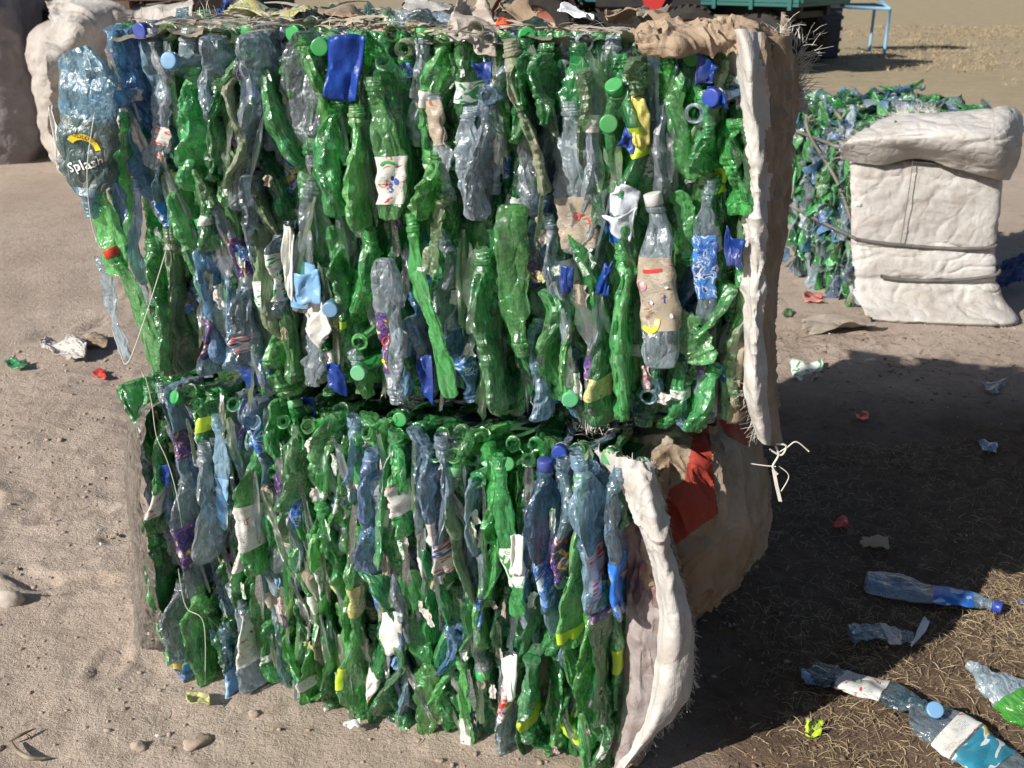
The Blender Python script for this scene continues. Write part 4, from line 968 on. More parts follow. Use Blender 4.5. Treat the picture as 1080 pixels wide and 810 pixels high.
c.build('torn_sack_edge', [SACK_F, SACK_B], UP.o, UP, two, cut=lambda c: (c.vv[:-1, :-1] > .05 * np.maximum(0, vnoise(c.uu[:-1, :-1] * 26, 0 * c.uu[:-1, :-1], seed=19))))
e = UP.loc(c.P[:, 0]); fray('frayed_thread', e, np.tile([-.6, -.5, -.3], (len(e), 1)), .022, THREAD, UP.o, 160, .0006, 1)
e = UP.loc(c.P[:40, -2]); fray('frayed_thread', e, np.tile([.6, -.3, .5], (len(e), 1)), .05, THREAD, UP.o, 150, .0008, 2)
net = lod_net([[(664,30,1.84),(700,24,1.84),(745,22,1.86),(790,26,1.84),(832,48,2.1)],
 [(668,36,1.76),(705,28,1.77),(745,28,1.77),(790,32,1.76),(828,50,1.95)],
 [(672,48,1.745),(706,46,1.725),(745,44,1.735),(775,42,1.73),(800,48,1.76)],
 [(680,54,1.76),(712,56,1.74),(742,54,1.75),(768,50,1.75),(790,58,1.76)]])
Cloth(net, 80, 190, .018, 15, 8, .006, (1, 1, 1.6)).build('burlap_fold', SACK_B, UP.o, UP)
def end_sheet(B, mat, name, bulge, seed, z0=0, z1=None, lap=.03):
    z1 = z1 or B.H; net = []
    for z in np.linspace(z1, z0, 6):
        row = [(B.W - .0 + .0 * z, lap, z)]
        for y in np.linspace(.06, B.D, 6): row.append((B.W + .03 + bulge * math.sin(math.pi * min(1, (y) / B.D)) * math.sin(math.pi * (z - z0 + .05) / (z1 - z0 + .1)), y, z))
        net.append(row)
    c = Cloth(net, 70, 70, .02, 8, seed, .003); o = c.build(name, mat, B.o); return o
end_sheet(UP, SACK_T, 'end_sack', .04, 5, .0, .69)
end_sheet(LO, SACK_T, 'end_sack', .03, 6, .02, .70, .10)
# knot with loose twine hanging at the lower end of the torn edge
k0 = at(822, 476, 1.77)
def px_line(pts, Y): return [tuple(at(a, b, Y)) for a, b in pts]
mb = MB()
for pts, r in [([(818,470),(821,480),(815,492),(820,500)], .0022), ([(820,478),(830,472),(840,466),(853,476)], .0014), ([(792,489),(806,491),(818,492)], .0013), ([(822,492),(832,502),(824,518)], .0011), ([(812,474),(824,480),(829,470),(817,468)], .002)]:
    mb.tube(UP.loc(px_line(pts, 1.76)), r, 6)
mb.build('knotted_twine', TWINE, UP.o, True)
mb = MB(); P = UP.loc(px_line([(816,496),(819,512),(823,529)], 1.76)); q = np.array([.0034, 0, 0]); V = []
for p in P: V += [p - q, p + q, p + q + [0, .0015, 0], p - q + [0, .0015, 0]]
mb.add(V, [(0,1,5,4),(1,2,6,5),(2,3,7,6),(3,0,4,7),(4,5,9,8),(5,6,10,9),(6,7,11,10),(7,4,8,11),(8,9,10,11),(3,2,1,0)]); mb.build('sack_tie', TWINE, UP.o)
# white inner flap of the lower bale's sack, ragged at its outer edge
net = lod_net([[(626,476,1.80),(648,480,1.74),(672,486,1.71),(690,492,1.74)],
 [(646,504,1.77),(664,510,1.71),(684,516,1.68),(697,522,1.72)],
 [(668,545,1.76),(680,548,1.69),(692,552,1.66),(702,556,1.70)],
 [(686,598,1.76),(696,602,1.69),(706,606,1.67),(715,612,1.71)],
 [(692,640,1.76),(702,646,1.69),(718,650,1.67),(732,654,1.72)],
 [(684,696,1.75),(700,700,1.69),(718,704,1.68),(733,706,1.72)],
 [(680,742,1.74),(694,748,1.68),(708,748,1.69),(724,738,1.72)],
 [(662,782,1.73),(674,786,1.69),(684,780,1.70),(698,766,1.72)],
 [(646,815,1.70),(654,815,1.68),(662,808,1.69),(670,798,1.70)]])
c = Cloth(net, 230, 80, .013, 12, 14, .001, (1.2, 1.2, .35))
c.build('sack_flap', SACK_F, LO.o, LO, cut=lambda c: c.vv[:-1, :-1] < .985 - .07 * np.maximum(0, vnoise(c.uu[:-1, :-1] * 22, 0 * c.uu[:-1, :-1], seed=9)) - .02 * _h((c.uu[:-1, :-1] * 90).astype(np.int64), 0 * (c.uu[:-1, :-1]).astype(np.int64), 0 * (c.uu[:-1, :-1]).astype(np.int64), 3))
e = LO.loc(c.P[:, -1]); fray('frayed_thread', e, np.tile([.7, -.2, -.4], (len(e), 1)), .011, THREAD, LO.o, 300, .0005, 3, .9)
e = LO.loc(c.P[0]); fray('frayed_thread', e, np.tile([-.3, -.2, .8], (len(e), 1)), .014, THREAD, LO.o, 60, .0007, 4)
# inner layer between flap and bottles, shade put into its maroon and grey
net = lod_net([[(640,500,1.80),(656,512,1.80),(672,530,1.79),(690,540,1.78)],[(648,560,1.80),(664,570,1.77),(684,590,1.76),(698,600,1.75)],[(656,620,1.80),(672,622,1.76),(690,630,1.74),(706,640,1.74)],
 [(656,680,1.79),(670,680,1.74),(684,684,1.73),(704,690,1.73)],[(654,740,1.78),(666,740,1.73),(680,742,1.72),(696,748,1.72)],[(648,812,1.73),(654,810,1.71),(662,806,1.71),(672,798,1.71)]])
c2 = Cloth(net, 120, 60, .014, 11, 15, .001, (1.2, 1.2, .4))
c2.build('inner_sack_layer', [woven('sack_maroon_shade', (.17, .085, .095), .45, (.4, .35, .32), 14), woven('sack_inner_shade', (.38, .34, .34), .7, (.16, .10, .08), 16)], LO.o, LO, lambda c: (c.uu[:-1, :-1] + .06 * vnoise(c.uu[:-1, :-1] * 8, c.vv[:-1, :-1] * 6, seed=3) > .40).astype(int))
# the bulging sack with a red print pushed out of the lower bale's end
net = lod_net([[(655,470,1.95),(690,442,1.98),(735,440,2.0),(778,448,2.05),(798,470,2.15)],
 [(660,490,1.88),(700,478,1.86),(742,478,1.88),(785,488,1.98),(806,500,2.2)],
 [(672,530,1.85),(705,525,1.80),(746,525,1.82),(786,535,1.95),(806,540,2.2)],
 [(684,575,1.84),(716,572,1.80),(748,572,1.83),(780,575,1.95),(797,578,2.2)],
 [(694,615,1.84),(720,615,1.82),(745,612,1.86),(766,610,1.98),(778,608,2.15)],
 [(712,650,1.86),(724,648,1.87),(736,642,1.92),(748,634,2.0),(758,628,2.1)]])
c = Cloth(net, 190, 170, .026, 8, 22, .001, (1.3, 1.3, .45))
RED = [[(733,440),(746,440),(752,500),(757,541),(711,574),(697,520),(722,505),(728,470)], [(757,440),(782,447),(794,459),(787,470),(765,459)]]
def inpoly(x, y, P):
    r = np.zeros(x.shape, bool); k = len(P)
    for i in range(k):
        (x1, y1), (x2, y2) = P[i], P[(i + 1) % k]
        with np.errstate(divide='ignore', invalid='ignore'):
            r ^= ((y1 > y) != (y2 > y)) & (x < (x2 - x1) * (y - y1) / (y2 - y1 + 1e-12) + x1)
    return r
def red_mask(c):
    """the print's outline is laid out on the sheet by sheet coordinates (its own horizontal and vertical distances)"""
    P = c.P[:-1, :-1] - [0, 0, CAM_H]; cc, ss = math.cos(PITCH), math.sin(PITCH)
    d = P[..., 1] * cc - P[..., 2] * ss; u = P[..., 1] * ss + P[..., 2] * cc
    X, Y = 540 + FOC * P[..., 0] / d, 405 - FOC * u / d
    X = X + .8 * vnoise(Y * .3, X * .3, seed=2)
    return (inpoly(X, Y, RED[0]) | inpoly(X, Y, RED[1])).astype(int)
c.build('bulging_sack_end', [SACK_T, SACK_RED], LO.o, LO, red_mask)
# film wrapped round the left end of the lower bale
FILM = pet('wrap_film', (.7, .7, .66), (.13, .12, .105), .40, .14, .4)
net = lod_net([[(172,424,2.12),(150,424,2.18),(140,432,2.3),(134,440,2.5)],[(154,440,2.09),(144,450,2.12),(136,460,2.25),(131,470,2.5)],[(148,500,2.09),(142,505,2.13),(138,510,2.25),(133,515,2.45)],
 [(152,560,2.08),(146,565,2.12),(142,570,2.22),(139,575,2.45)],[(164,620,2.07),(154,622,2.11),(145,625,2.2),(140,628,2.4)],[(176,670,2.08),(162,675,2.09),(148,672,2.16),(140,665,2.3)],[(178,690,2.10),(162,688,2.11),(148,684,2.16),(140,676,2.25)]])
Cloth(net, 110, 40, .014, 13, 31, .004).build('plastic_wrap', FILM, LO.o, LO)
# twine across the faces
for pts in [[(100,118),(92,178),(96,232),(106,262)], [(176,262),(158,320),(140,372),(132,384),(127,372),(118,345)], [(148,388),(152,398)]]:
    mb = MB(); mb.tube(UP.loc([at(a, b, (2.02 - .238 * (at(a, b, 1.95).x + .725)) - .085) for a, b in pts]), .0010, 5); mb.build('baling_twine', TWINE, UP.o, True)
for pts in [[(153,396),(160,425),(165,460),(176,485),(186,520),(193,565)], [(188,600),(196,640),(215,658),(216,728)]]:
    mb = MB(); mb.tube([LO.hit(a, b, -.03) for a, b in pts], .0010, 5); mb.build('baling_twine', TWINE, LO.o, True)

# ---- torn label scraps and strips of film squeezed out between the bottles
def scrap_mesh(name, mat, seed, film):
    n1, n2 = (6, 16) if film else (7, 9); rng = np.random.default_rng(seed)
    u, v = np.meshgrid(np.linspace(-.5, .5, n1), np.linspace(-.5, .5, n2), indexing='ij')
    w = 1 + .35 * vnoise(v * 5, 0 * v + seed, seed=seed) * 1.2
    x = u * w * (1 - (.5 if film else .2) * np.abs(v) ** 2 * 4 * .5) + .12 * vnoise(v * 3 + 7, 0 * v, seed=seed + 1); z = v + .10 * vnoise(u * 4, v * 2, seed=seed + 2)
    y = .35 * (tri(u * 1.6 + v * rng.uniform(-1, 1) + rng.uniform(0, 1)) - .5) + .18 * vnoise(u * 5, v * 5, seed=seed + 3)
    o = mk(name, np.stack([x, y, z], -1).reshape(-1, 3), gridf(n1, n2), mat, uv=np.stack([u * 1.2, v * 1.2], -1).reshape(-1, 2)); o.data.set_sharp_from_angle(angle=R(22)); m = o.data; bpy.data.objects.remove(o); return m
SL_ = [scrap_mesh('label_scrap', m, 200 + i * 7 + k, False) for i, m in enumerate([LB_WHITE, LB_LEMON, LB_WHITE, LB_BLUE, LB_STRIPE, LB_DARK, LB_SKY, LB_YEL, LB_LEMON, LB_KRAFT]) for k in range(3)]
SF_ = [scrap_mesh('film_strip', m, 400 + i * 7 + k, True) for i, m in enumerate([GREEN[0], GREEN[2], GREEN[1], GREEN[2], CLEAR[0], CLEAR[1], BLUE[0], BLUE[1], CLEAR[0]]) for k in range(4)]
def squeeze(B, rng, nlab, nfilm, yo, lean, wl, wf):
    for i in range(nlab + nfilm):
        film = i >= nlab; t = rng.uniform(.03, .95); s_ = rng.uniform(.0, .95); m = (SF_ if film else SL_)[int(rng.integers(len(SF_ if film else SL_)))]
        x = s_ * B.W + B.xs(s_, t); z = t * B.H
        if not film and B.covered(s_ * B.W, z, .9): continue
        o = bpy.data.objects.new('film_strip' if film else 'label_scrap', m); COL.objects.link(o); o.parent = B.o
        sc = (rng.uniform(*wf), rng.uniform(.012, .02), rng.uniform(.08, .19)) if film else (rng.uniform(*wl), rng.uniform(.008, .016), rng.uniform(.018, .055))
        z = min(z, B.H - .02 - sc[2] * .5)
        o.matrix_local = Matrix.Translation((x, yo(s_, t) + rng.uniform(-.012, .016), z)) @ Matrix.Rotation(R(-lean(s_, t) + rng.normal(0, 9)), 4, 'Y') @ Matrix.Rotation(rng.normal(0, .5), 4, 'Z') @ Matrix.Diagonal((*sc, 1))
rs = np.random.default_rng(77)
squeeze(LO, rs, 120, 120, yoL, leanL, (.009, .02), (.010, .022))
squeeze(UP, rs, 90, 80, yoU, leanU, (.011, .026), (.014, .032))

# ---- debris lying on top of the upper bale
ztop = UP.z0 + UP.H - .01
def on_top(n):
    x = RNG.uniform(.03, UP.W - .03, n); y = RNG.uniform(-.0, .93, n); P = np.stack([x, y, UP.H - .012 + RNG.uniform(0, .014, n) - .075 * np.clip(y / .8, 0, 1) * np.clip(x / 1.1, 0, 1)], -1); M = np.array(UP.Mw)
    return P @ M[:3, :3].T + M[:3, 3]
strips('straw_on_bale', on_top(1500), RNG.uniform(0, 6.28, 1500), RNG.uniform(-.1, .12, 1500), RNG.uniform(.02, .09, 1500), RNG.uniform(.0008, .004, 1500), RNG.normal(0, .8, 1500), solid('grey_straw', (.36, .31, .24), .8, .5, (.16, .13, .1), 6, .1, 40, .4), lab='grey straw and reed scraps lying on top of the upper bale')
strips('white_fibres', on_top(160) , RNG.uniform(0, 6.28, 160), RNG.uniform(.0, .6, 160), RNG.uniform(.02, .06, 160), RNG.uniform(.0004, .0009, 160), RNG.normal(0, 1.2, 160), THREAD, lab='loose white sack fibres curling over the top of the upper bale')
gxx, gyy = np.meshgrid(np.linspace(-.02, UP.W + .02, 170), np.linspace(.0, .95, 110), indexing='ij')
hz = UP.H - .024 - .075 * np.clip(gyy / .8, 0, 1) * np.clip(gxx / 1.1, 0, 1) + .012 * fbm(gxx * 9, gyy * 9, seed=90, oct=4) + .010 * np.maximum(0, 1 - 3 * np.abs(vnoise(gxx * 14, gyy * 14, seed=91)))
crust = mk('dusty_debris', np.stack([gxx, gyy, hz], -1).reshape(-1, 3), gridf(170, 110)[:, ::-1][(fbm(gxx[:-1, :-1] * 12, gyy[:-1, :-1] * 12, seed=92, oct=3) > -.45).ravel()], solid('dusty_debris', (.30, .25, .19), .9, .6, (.15, .12, .09), 9, .8, 50, .4, col2=(.17, .19, .13)), UP.o); crust['kind'] = 'stuff'
def tuft(name, c, n, L, spread, lab, seed):
    rng = np.random.default_rng(seed); P = np.array(c) + rng.normal(0, 1, (n, 3)) * [spread, spread, spread * .3]
    o = strips(name, P, rng.uniform(0, 6.28, n), rng.uniform(.1, 1.3, n), rng.uniform(L * .4, L, n), rng.uniform(.0004, .0008, n), rng.normal(0, 1.3, n), THREAD, lab=lab, rng=rng); return o
tuft('frayed_fibres', at(205, 36, 2.25), 110, .09, .05, 'tangle of frayed white sack fibres above the left end of the upper bale', 3)
tuft('frayed_fibres', at(818, 46, 2.0), 110, .055, .03, 'tangle of frayed sack fibres above the right end of the upper bale', 4)
tuft('straw_tuft', at(625, 452, 1.86), 90, .05, .018, 'tuft of yellow roots between the two bales near the white flap', 5)
def scrap(name, label, cat, corners, mat, seed=0, fold=.012, nu=18, thick=.0015, cut=True, fs=20, mats=None):
    """crumpled sheet of litter spanned between four world points"""
    p = [np.array(tuple(c)) for c in corners]; cen = sum(p) / 4
    net = [[p[0] * (1-a)*(1-b) + p[1] * a*(1-b) + p[3] * (1-a)*b + p[2] * a*b - cen for a in (0, .33, .66, 1)] for b in (0, .33, .66, 1)]
    rng = np.random.default_rng(seed); sz = np.linalg.norm(p[0] - p[2])
    net = np.array(net) + rng.normal(0, sz * .05, (4, 4, 3)) + np.abs(rng.normal(0, fold, (4, 4, 1))) * [0, 0, 1]
    c = Cloth(net, nu, nu, fold, fs, seed, fold * .2)
    def cutf(c):
        r = np.hypot(c.uu[:-1, :-1] - .5, c.vv[:-1, :-1] - .5) + .10 * vnoise(c.uu[:-1, :-1] * 7, c.vv[:-1, :-1] * 7, seed=seed)
        return r < .60
    o = c.build(name, mat, None, None, None, thick, None, cutf if cut else None); o.location = cen
    return tag(o, label, cat)
def quad_px(a, b, z=.012): return [gnd(a[0], b[0], z), gnd(a[1], b[0], z), gnd(a[1], b[1], z), gnd(a[0], b[1], z)]
def ytop(px, py, dz=0): return gnd(px, py, ztop + dz) if gnd(px, py, ztop + dz).y < 3.1 and gnd(px, py, ztop+dz).y > 0 else at(px, py, 2.3)
scrap('wrapper', 'yellow green torn wrapper lying flat on top of the upper bale at left', 'wrapper', [at(228,16,2.35), at(330,20,2.2), at(318,10,2.5), at(245,6,2.6)], LB_YEL, 41, .008)
scrap('plastic_scrap', 'dirty white plastic scrap draped over the upper bale front edge near its middle', 'plastic scrap', [at(484,2,2.1), at(516,0,2.1), at(527,66,1.83), at(474,48,1.85)], woven('dirty_film', (.55, .50, .44), .6, (.3, .2, .14), 20), 42, .010, 26)
scrap('white_shard', 'small bright white shard on top of the upper bale right of the middle', 'plastic scrap', [at(586,12,2.3), at(618,20,2.2), at(624,16,2.3), at(600,6,2.4)], PRINT_W, 43, .006)
scrap('orange_scrap', 'small orange red scrap on the top edge of the upper bale beside the white plastic', 'plastic scrap', [at(524,22,1.95), at(540,26,1.95), at(543,36,1.92), at(528,34,1.92)], solid('orange_red', (.5, .08, .03), .5, .3), 44, .006, 10)
for i, (a, b, w, h, m_) in enumerate([(360, 14, 22, 6, SACK_T), (452, 8, 28, 6, SACK_W), (545, 12, 24, 7, SACK_T), (655, 18, 18, 8, SACK_B), (300, 24, 30, 6, SACK_T), (690, 20, 14, 7, SACK_T), (400, 24, 20, 6, GREEN[3])]):
    lab = ['small tan scrap on top of the upper bale behind the blue plastic', 'pale crumpled sheet on the back of the upper bale top, left of the draped scrap', 'tan sheet scrap on the back of the upper bale top, right of the draped scrap', 'brown torn scrap beside the burlap roll on top of the upper bale',
           'long tan scrap behind the left front edge of the upper bale top', 'tan torn scrap standing behind the burlap roll', 'green flattened film scrap on top of the upper bale'][i]
    scrap('sheet_scrap', lab, 'scrap', [at(a - w, b + h * .6, 2.3), at(a + w, b + h * .6, 2.25), at(a + w * .8, b - h * .5, 2.5), at(a - w * .8, b - h * .5, 2.5)], m_, 50 + i, .008)
def litter_bottle(name, label, base, neck, Rb, k, mat, seed, cap=None, lab=None, z=None, crush=1.0, group=None, phi=0, prints=()):
    rng = np.random.default_rng(seed); z = z or Rb * k * .9
    a, b = Vector(base), Vector(neck); v = b - a; L = v.length
    o = empty(name, a, 0, label, 'bottle', group); q = v.to_track_quat('Z', 'X')
    M = q.to_matrix().to_4x4()
    # turn so that the flat side lies down
    up = M.to_3x3().inverted() @ Vector((0, 0, 1)); ang = math.atan2(up.y, up.x)
    M = M @ Matrix.Rotation(ang - math.pi / 2, 4, 'Z')
    bt = Bottle(rng, L, Rb, k, phi, 15, .006, crush, 0, 34, 32)
    body = bt.build(o, mat, M, 'body')
    if lab:
        for l in (lab if isinstance(lab, list) else [lab]): bt.wrap(body, l[0], l[1], l[2], l[3] if len(l) > 3 else 0, l[4] if len(l) > 4 else 360, prints)
    if cap: bt.cap(body, cap)
    return o
litter_bottle('crushed_bottle', 'clear crushed bottle with a blue rimmed mouth lying on top of the upper bale', at(470, 20, 2.05), at(420, 17, 1.98), .036, .5, CLEAR[0], 5, None, None)
litter_bottle('crushed_bottle', 'crushed bottle with bright blue label and blue cap, half in the stack shadow', gnd(912, 612, .025), gnd(1056, 640, .02), .050, .42, BLUE[0], 61, CAPN, (LB_ROYAL, .50, .80))
litter_bottle('crushed_bottle', 'small clear crumpled bottle with a white label at the edge of the shadow', gnd(895, 668, .022), gnd(962, 672, .02), .046, .5, CLEAR[1], 62, None, (LB_WHITE, .55, .8), crush=1.4)
tb = litter_bottle('crushed_bottle', 'long teal tinted bottle with a torn white label and a pale blue cap', gnd(852, 708, .02), gnd(985, 747, .045), .050, .42, BLUE[2], 63, None, (LB_WHITE, .28, .62), prints=[('#ring', .008, .40, 90, 0, PRINT_G), ('#bar', .008, .52, 60, 70, PRINT_R)])
M = Matrix.Translation(gnd(985, 750, .062) - Vector(tb.location)) @ Matrix.Rotation(R(38), 4, 'X') @ Matrix.Rotation(R(-8), 4, 'Y')
make_cap(tb, CAPB, M, .0185, .016)
litter_bottle('crushed_bottle', 'flattened clear bottle with white and cyan label in the near right corner', gnd(1086, 822, .02), gnd(948, 738, .03), .056, .38, CLEAR[0], 64, None, [(LB_CYAN, .18, .46), (LB_WHITE, .46, .60)])
litter_bottle('crushed_bottle', 'dusty clear and green bottle half out of the frame at the right', gnd(1110, 765, .03), gnd(1028, 698, .03), .052, .55, CLEAR[2], 65, None, (pet('green_film', (.3, .9, .3), (.06, .5, .06), .6, .1, .1), .1, .45), crush=1.2)
scrap('plastic_bag', 'crumpled white and grey plastic bag on the sand left of the stack', 'plastic bag', [gnd(42,372,.02), gnd(88,378,.03), gnd(90,360,.05), gnd(50,358,.02)], SACK_W, 71, .02, 30)
scrap('paper_scrap', 'flat tan crumpled paper beside the white plastic bag', 'paper', [gnd(74,364,.02), gnd(112,368,.02), gnd(114,352,.03), gnd(78,352,.02)], SACK_T, 72, .012, 22)
scrap('red_scrap', 'small red plastic scrap on the sand left of the stack', 'plastic scrap', quad_px((98,112),(398,390)), CAPR, 73, .006, 10)
scrap('green_scrap', 'small green scrap at the far left edge of the sand', 'plastic scrap', quad_px((6,28),(388,379)), GREEN[1], 74, .006, 10)
scrap('yellow_paper_scrap', 'pale yellow printed paper scrap in front of the lower bale', 'paper', quad_px((197,222),(745,731)), LB_YEL, 75, .006, 12)
scrap('foil_scrap', 'small white foil scrap at the foot of the lower bale', 'paper', quad_px((362,380),(770,762),.02), PRINT_W, 76, .006, 10)
scrap('teal_packet', 'small teal and green printed packet in the deep shade', 'packet', quad_px((836,866),(399,380)), LB_LEMON, 77, .008, 14)
scrap('grey_sheet', 'long flat grey plastic sheet at the shadow edge before the wrapped bale', 'plastic sheet', quad_px((848,922),(353,338)), solid('grey_dusty_sheet', (.27, .23, .19), .7, .6), 78, .012, 26)
scrap('pale_scrap', 'pale crumpled scrap in the shade at right', 'plastic scrap', quad_px((1036,1058),(415,403)), CLEAR[2], 79, .008, 12)
scrap('pale_scrap', 'pale blue scrap in the shade below the other pale scrap', 'plastic scrap', quad_px((1032,1052),(478,468)), CLEAR[2], 80, .006, 12)
scrap('pink_scrap', 'small pink scrap on the lit soil left of the wrapped bale', 'plastic scrap', quad_px((846,868),(319,310)), solid('pink_film', (.5, .16, .15), .6, .4), 81, .006, 12)
scrap('green_film_scrap', 'tiny green scrap on the lit soil near the grey sheet', 'plastic scrap', quad_px((824,836),(334,327)), GREEN[2], 82, .004, 8)
scrap('red_fleck', 'small dark red scrap deep in the shade', 'plastic scrap', quad_px((902,916),(444,436)), CAPR, 83, .004, 8)
scrap('orange_fleck', 'small orange scrap in the shade below the dark red one', 'plastic scrap', quad_px((880,894),(556,546)), CAPR, 84, .004, 8)
scrap('leaf_scrap', 'light green leaf like scrap on the straw in the near foreground', 'scrap', quad_px((850,868),(778,762),.015), LB_LIME, 85, .008, 10)
scrap('white_sliver', 'curled white sliver of label on the straw at the shadow edge', 'paper', [gnd(956,682,.01), gnd(962,684,.01), gnd(980,660,.03), gnd(974,658,.02)], PRINT_W, 86, .006, 10)
scrap('blue_scrap', 'dark blue crumpled scrap in the shade by the teal bottle', 'plastic scrap', quad_px((846,880),(724,706),.02), BLUE[1], 87, .012, 14)
scrap('cloth_strip', 'brownish leaf scrap lying in the shade at centre right', 'scrap', quad_px((908,938),(580,567)), STRAW, 88, .006, 10)
def stone(label, px, py, r, seed, flat=.6, mat=CLOD, name='stone', cat='stone'):
    rng = np.random.default_rng(seed); nu, nv = 12, 16
    ph = np.linspace(0, math.pi, nu)[:, None]; th = np.linspace(0, 2 * math.pi, nv, endpoint=False)[None]
    P = np.stack([np.sin(ph) * np.cos(th), np.sin(ph) * np.sin(th), np.cos(ph) + 0 * th], -1)
    d = 1 + .28 * fbm(P[..., 0] * 1.6 + seed, P[..., 1] * 1.6, P[..., 2] * 1.6, seed, 3); P = P * d[..., None] * np.array([r, r * .75, r * flat])
    g = gnd(px, py); o = mk(name, P.reshape(-1, 3), gridf(nu, nv, True), mat); o.location = (g.x, g.y, gz(g.x, g.y) + r * flat * .35); o.rotation_euler = (0, 0, seed)
    return tag(o, label, cat)
STN = solid('pale_stone', (.42, .37, .33), .9, .4, (.3, .22, .17), 10, .5)
stone('rounded grey stone on the bare sand at the left edge', 12, 636, .034, 3, .7, STN)
stone('flat reddish clod of earth in the near left foreground', 207, 784, .030, 7, .35)
stone('small clod with a sharp shadow in the near left foreground', 146, 788, .018, 9, .6)
stone('low pale clod of earth before the lower bale', 268, 753, .016, 12, .5)
stone('small dark clod left of the plastic wrap', 64, 466, .014, 14, .5)
stone('tiny clod on the sand just left of the plastic wrap', 50, 466, .010, 15, .6)
mb = MB(); g = [gnd(a, b, z) for a, b, z in [(12,782,.008),(18,792,.012),(30,799,.012),(42,800,.006),(52,799,.004)]]
mb.tube([tuple(q) for q in g], [.002, .005, .0055, .004, .001], 7); tag(mb.build('curved_twig', SACK_T, None, True), 'curved dry twig lying in the near left corner', 'twig')
mb = MB(); g = [gnd(a, b, z) for a, b, z in [(10,782,.004),(22,775,.012),(38,768,.008)]]
mb.tube([tuple(q) for q in g], [.002, .004, .001], 7); tag(mb.build('bark_sliver', CLODD, None, True), 'short dark bark sliver touching the curved twig', 'twig')

# ---- the third bale, wrapped in white woven sack
RB = Bale('wrapped_bale', (1.715, 4.95), (2.36, 4.87), 0.0, .90, .68, 'square bale at the right wrapped in white sacking with grey straps')
rr = np.random.default_rng(8)
xs3 = lambda z, y=0: -.13 * (z / .93) - .26 * (y / .66)
zt = lambda x, y: .87 + .13 * x + .09 * y
protos = []
for i in range(14):
    kd = ['g', 'g', 'g', 'b', 'c', 'g', 'c'][i % 7]
    b = Bottle(rr, rr.uniform(.15, .24), rr.uniform(.028, .038), rr.uniform(.2, .5), rr.uniform(0, 180), 60, .014, 1.5, 0, 10, 10)
    V, Fq, T = b.mesh(); o = mk('bottle', V - [0, 0, b.L / 2], Fq.tolist() + T, pick(rr, kd)); protos.append(o.data); bpy.data.objects.remove(o)
def small(x, y, z, rot):
    o = bpy.data.objects.new('bottle', protos[int(rr.integers(14))]); COL.objects.link(o); o.parent = RB.o
    o.matrix_local = Matrix.Translation((x, y, z)) @ rot
for i in range(175):
    z = rr.uniform(.02, .9); y = rr.uniform(.0, .66)
    small(xs3(z, y) + .02 + rr.uniform(-.02, .02), y, z, Matrix.Rotation(rr.normal(0, .5), 4, 'X') @ Matrix.Rotation(rr.normal(0, .2), 4, 'Y') @ Matrix.Rotation(rr.uniform(0, 3), 4, 'Z'))
for i in range(120):
    y = rr.uniform(.0, .66); x = rr.uniform(0, .70)
    small(xs3(.93, y) + x, y, zt(x, y) - .02 + rr.uniform(-.012, .012), Matrix.Rotation(rr.uniform(0, 6.28), 4, 'Z') @ Matrix.Rotation(R(90) + rr.normal(0, .12), 4, 'X') @ Matrix.Rotation(rr.uniform(0, 3), 4, 'Z'))
mb = MB(); n = 14
for ax in range(5):
    u, v = np.meshgrid(np.linspace(0, 1, n), np.linspace(0, 1, n), indexing='ij')
    X, Y, Z = [(u, 0*u, v), (0*u, 1-u, v), (1+0*u, u, v), (1-u, 1+0*u, v), (u, v, 1+0*u)][ax]
    P = np.stack([.04 + X * .62 + xs3(Z * .88, .03 + Y * .6), .03 + Y * .6, .01 + Z * (zt(X * .62, Y * .6) - .05)], -1); P += (.012 * fbm(P[..., 0] * 20, P[..., 1] * 20, P[..., 2] * 20, 3, 3))[..., None]
    mb.add(P.reshape(-1, 3), gridf(n, n).tolist())
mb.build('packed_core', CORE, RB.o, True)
net = []
for z, y0, dx in [(.0, -.19, .07), (.03, -.20, .06), (.09, -.075, .03), (.145, -.05, .02), (.17, -.034, 0), (.20, -.042, 0), (.27, -.038, 0), (.33, -.022, 0), (.36, -.03, 0), (.55, -.04, 0), (.70, -.034, 0), (.745, -.022, 0), (.78, -.032, 0), (.84, -.03, 0), (.87, .0, 0), (.86, .05, 0)]:
    row = []
    for x, yo in [(-.02 if z > .05 else .02, .03), (.02, 0), (.18, -.01), (.36, -.015), (.52, -.01), (.62, .0), (.655 + dx, .06), (.665 + dx, .2), (.655 + dx, .45)]:
        row.append((x + xs3(z, y0 + yo if y0 + yo > 0 else 0) * (1 if x < .5 else .75), y0 + yo, z * (1 + .12 * max(0, x) * (z > .5))))
    net.append(row)
c = Cloth([[tuple(RB.Mw @ Vector(p)) for p in row] for row in net], 200, 190, .011, 7, 51, .001, (.8, .8, 1.3))
c.build('sack_wrap', SACK_W, RB.o, RB)
e = RB.loc(c.P[:, 0]); fray('frayed_thread', e, np.tile([-.7, -.4, .1], (len(e), 1)), .05, THREAD, RB.o, 160, .0007, 7)
e = RB.loc(c.P[0]); fray('frayed_thread', e, np.tile([0, -.6, -.3], (len(e), 1)), .03, THREAD, RB.o, 260, .001, 8)
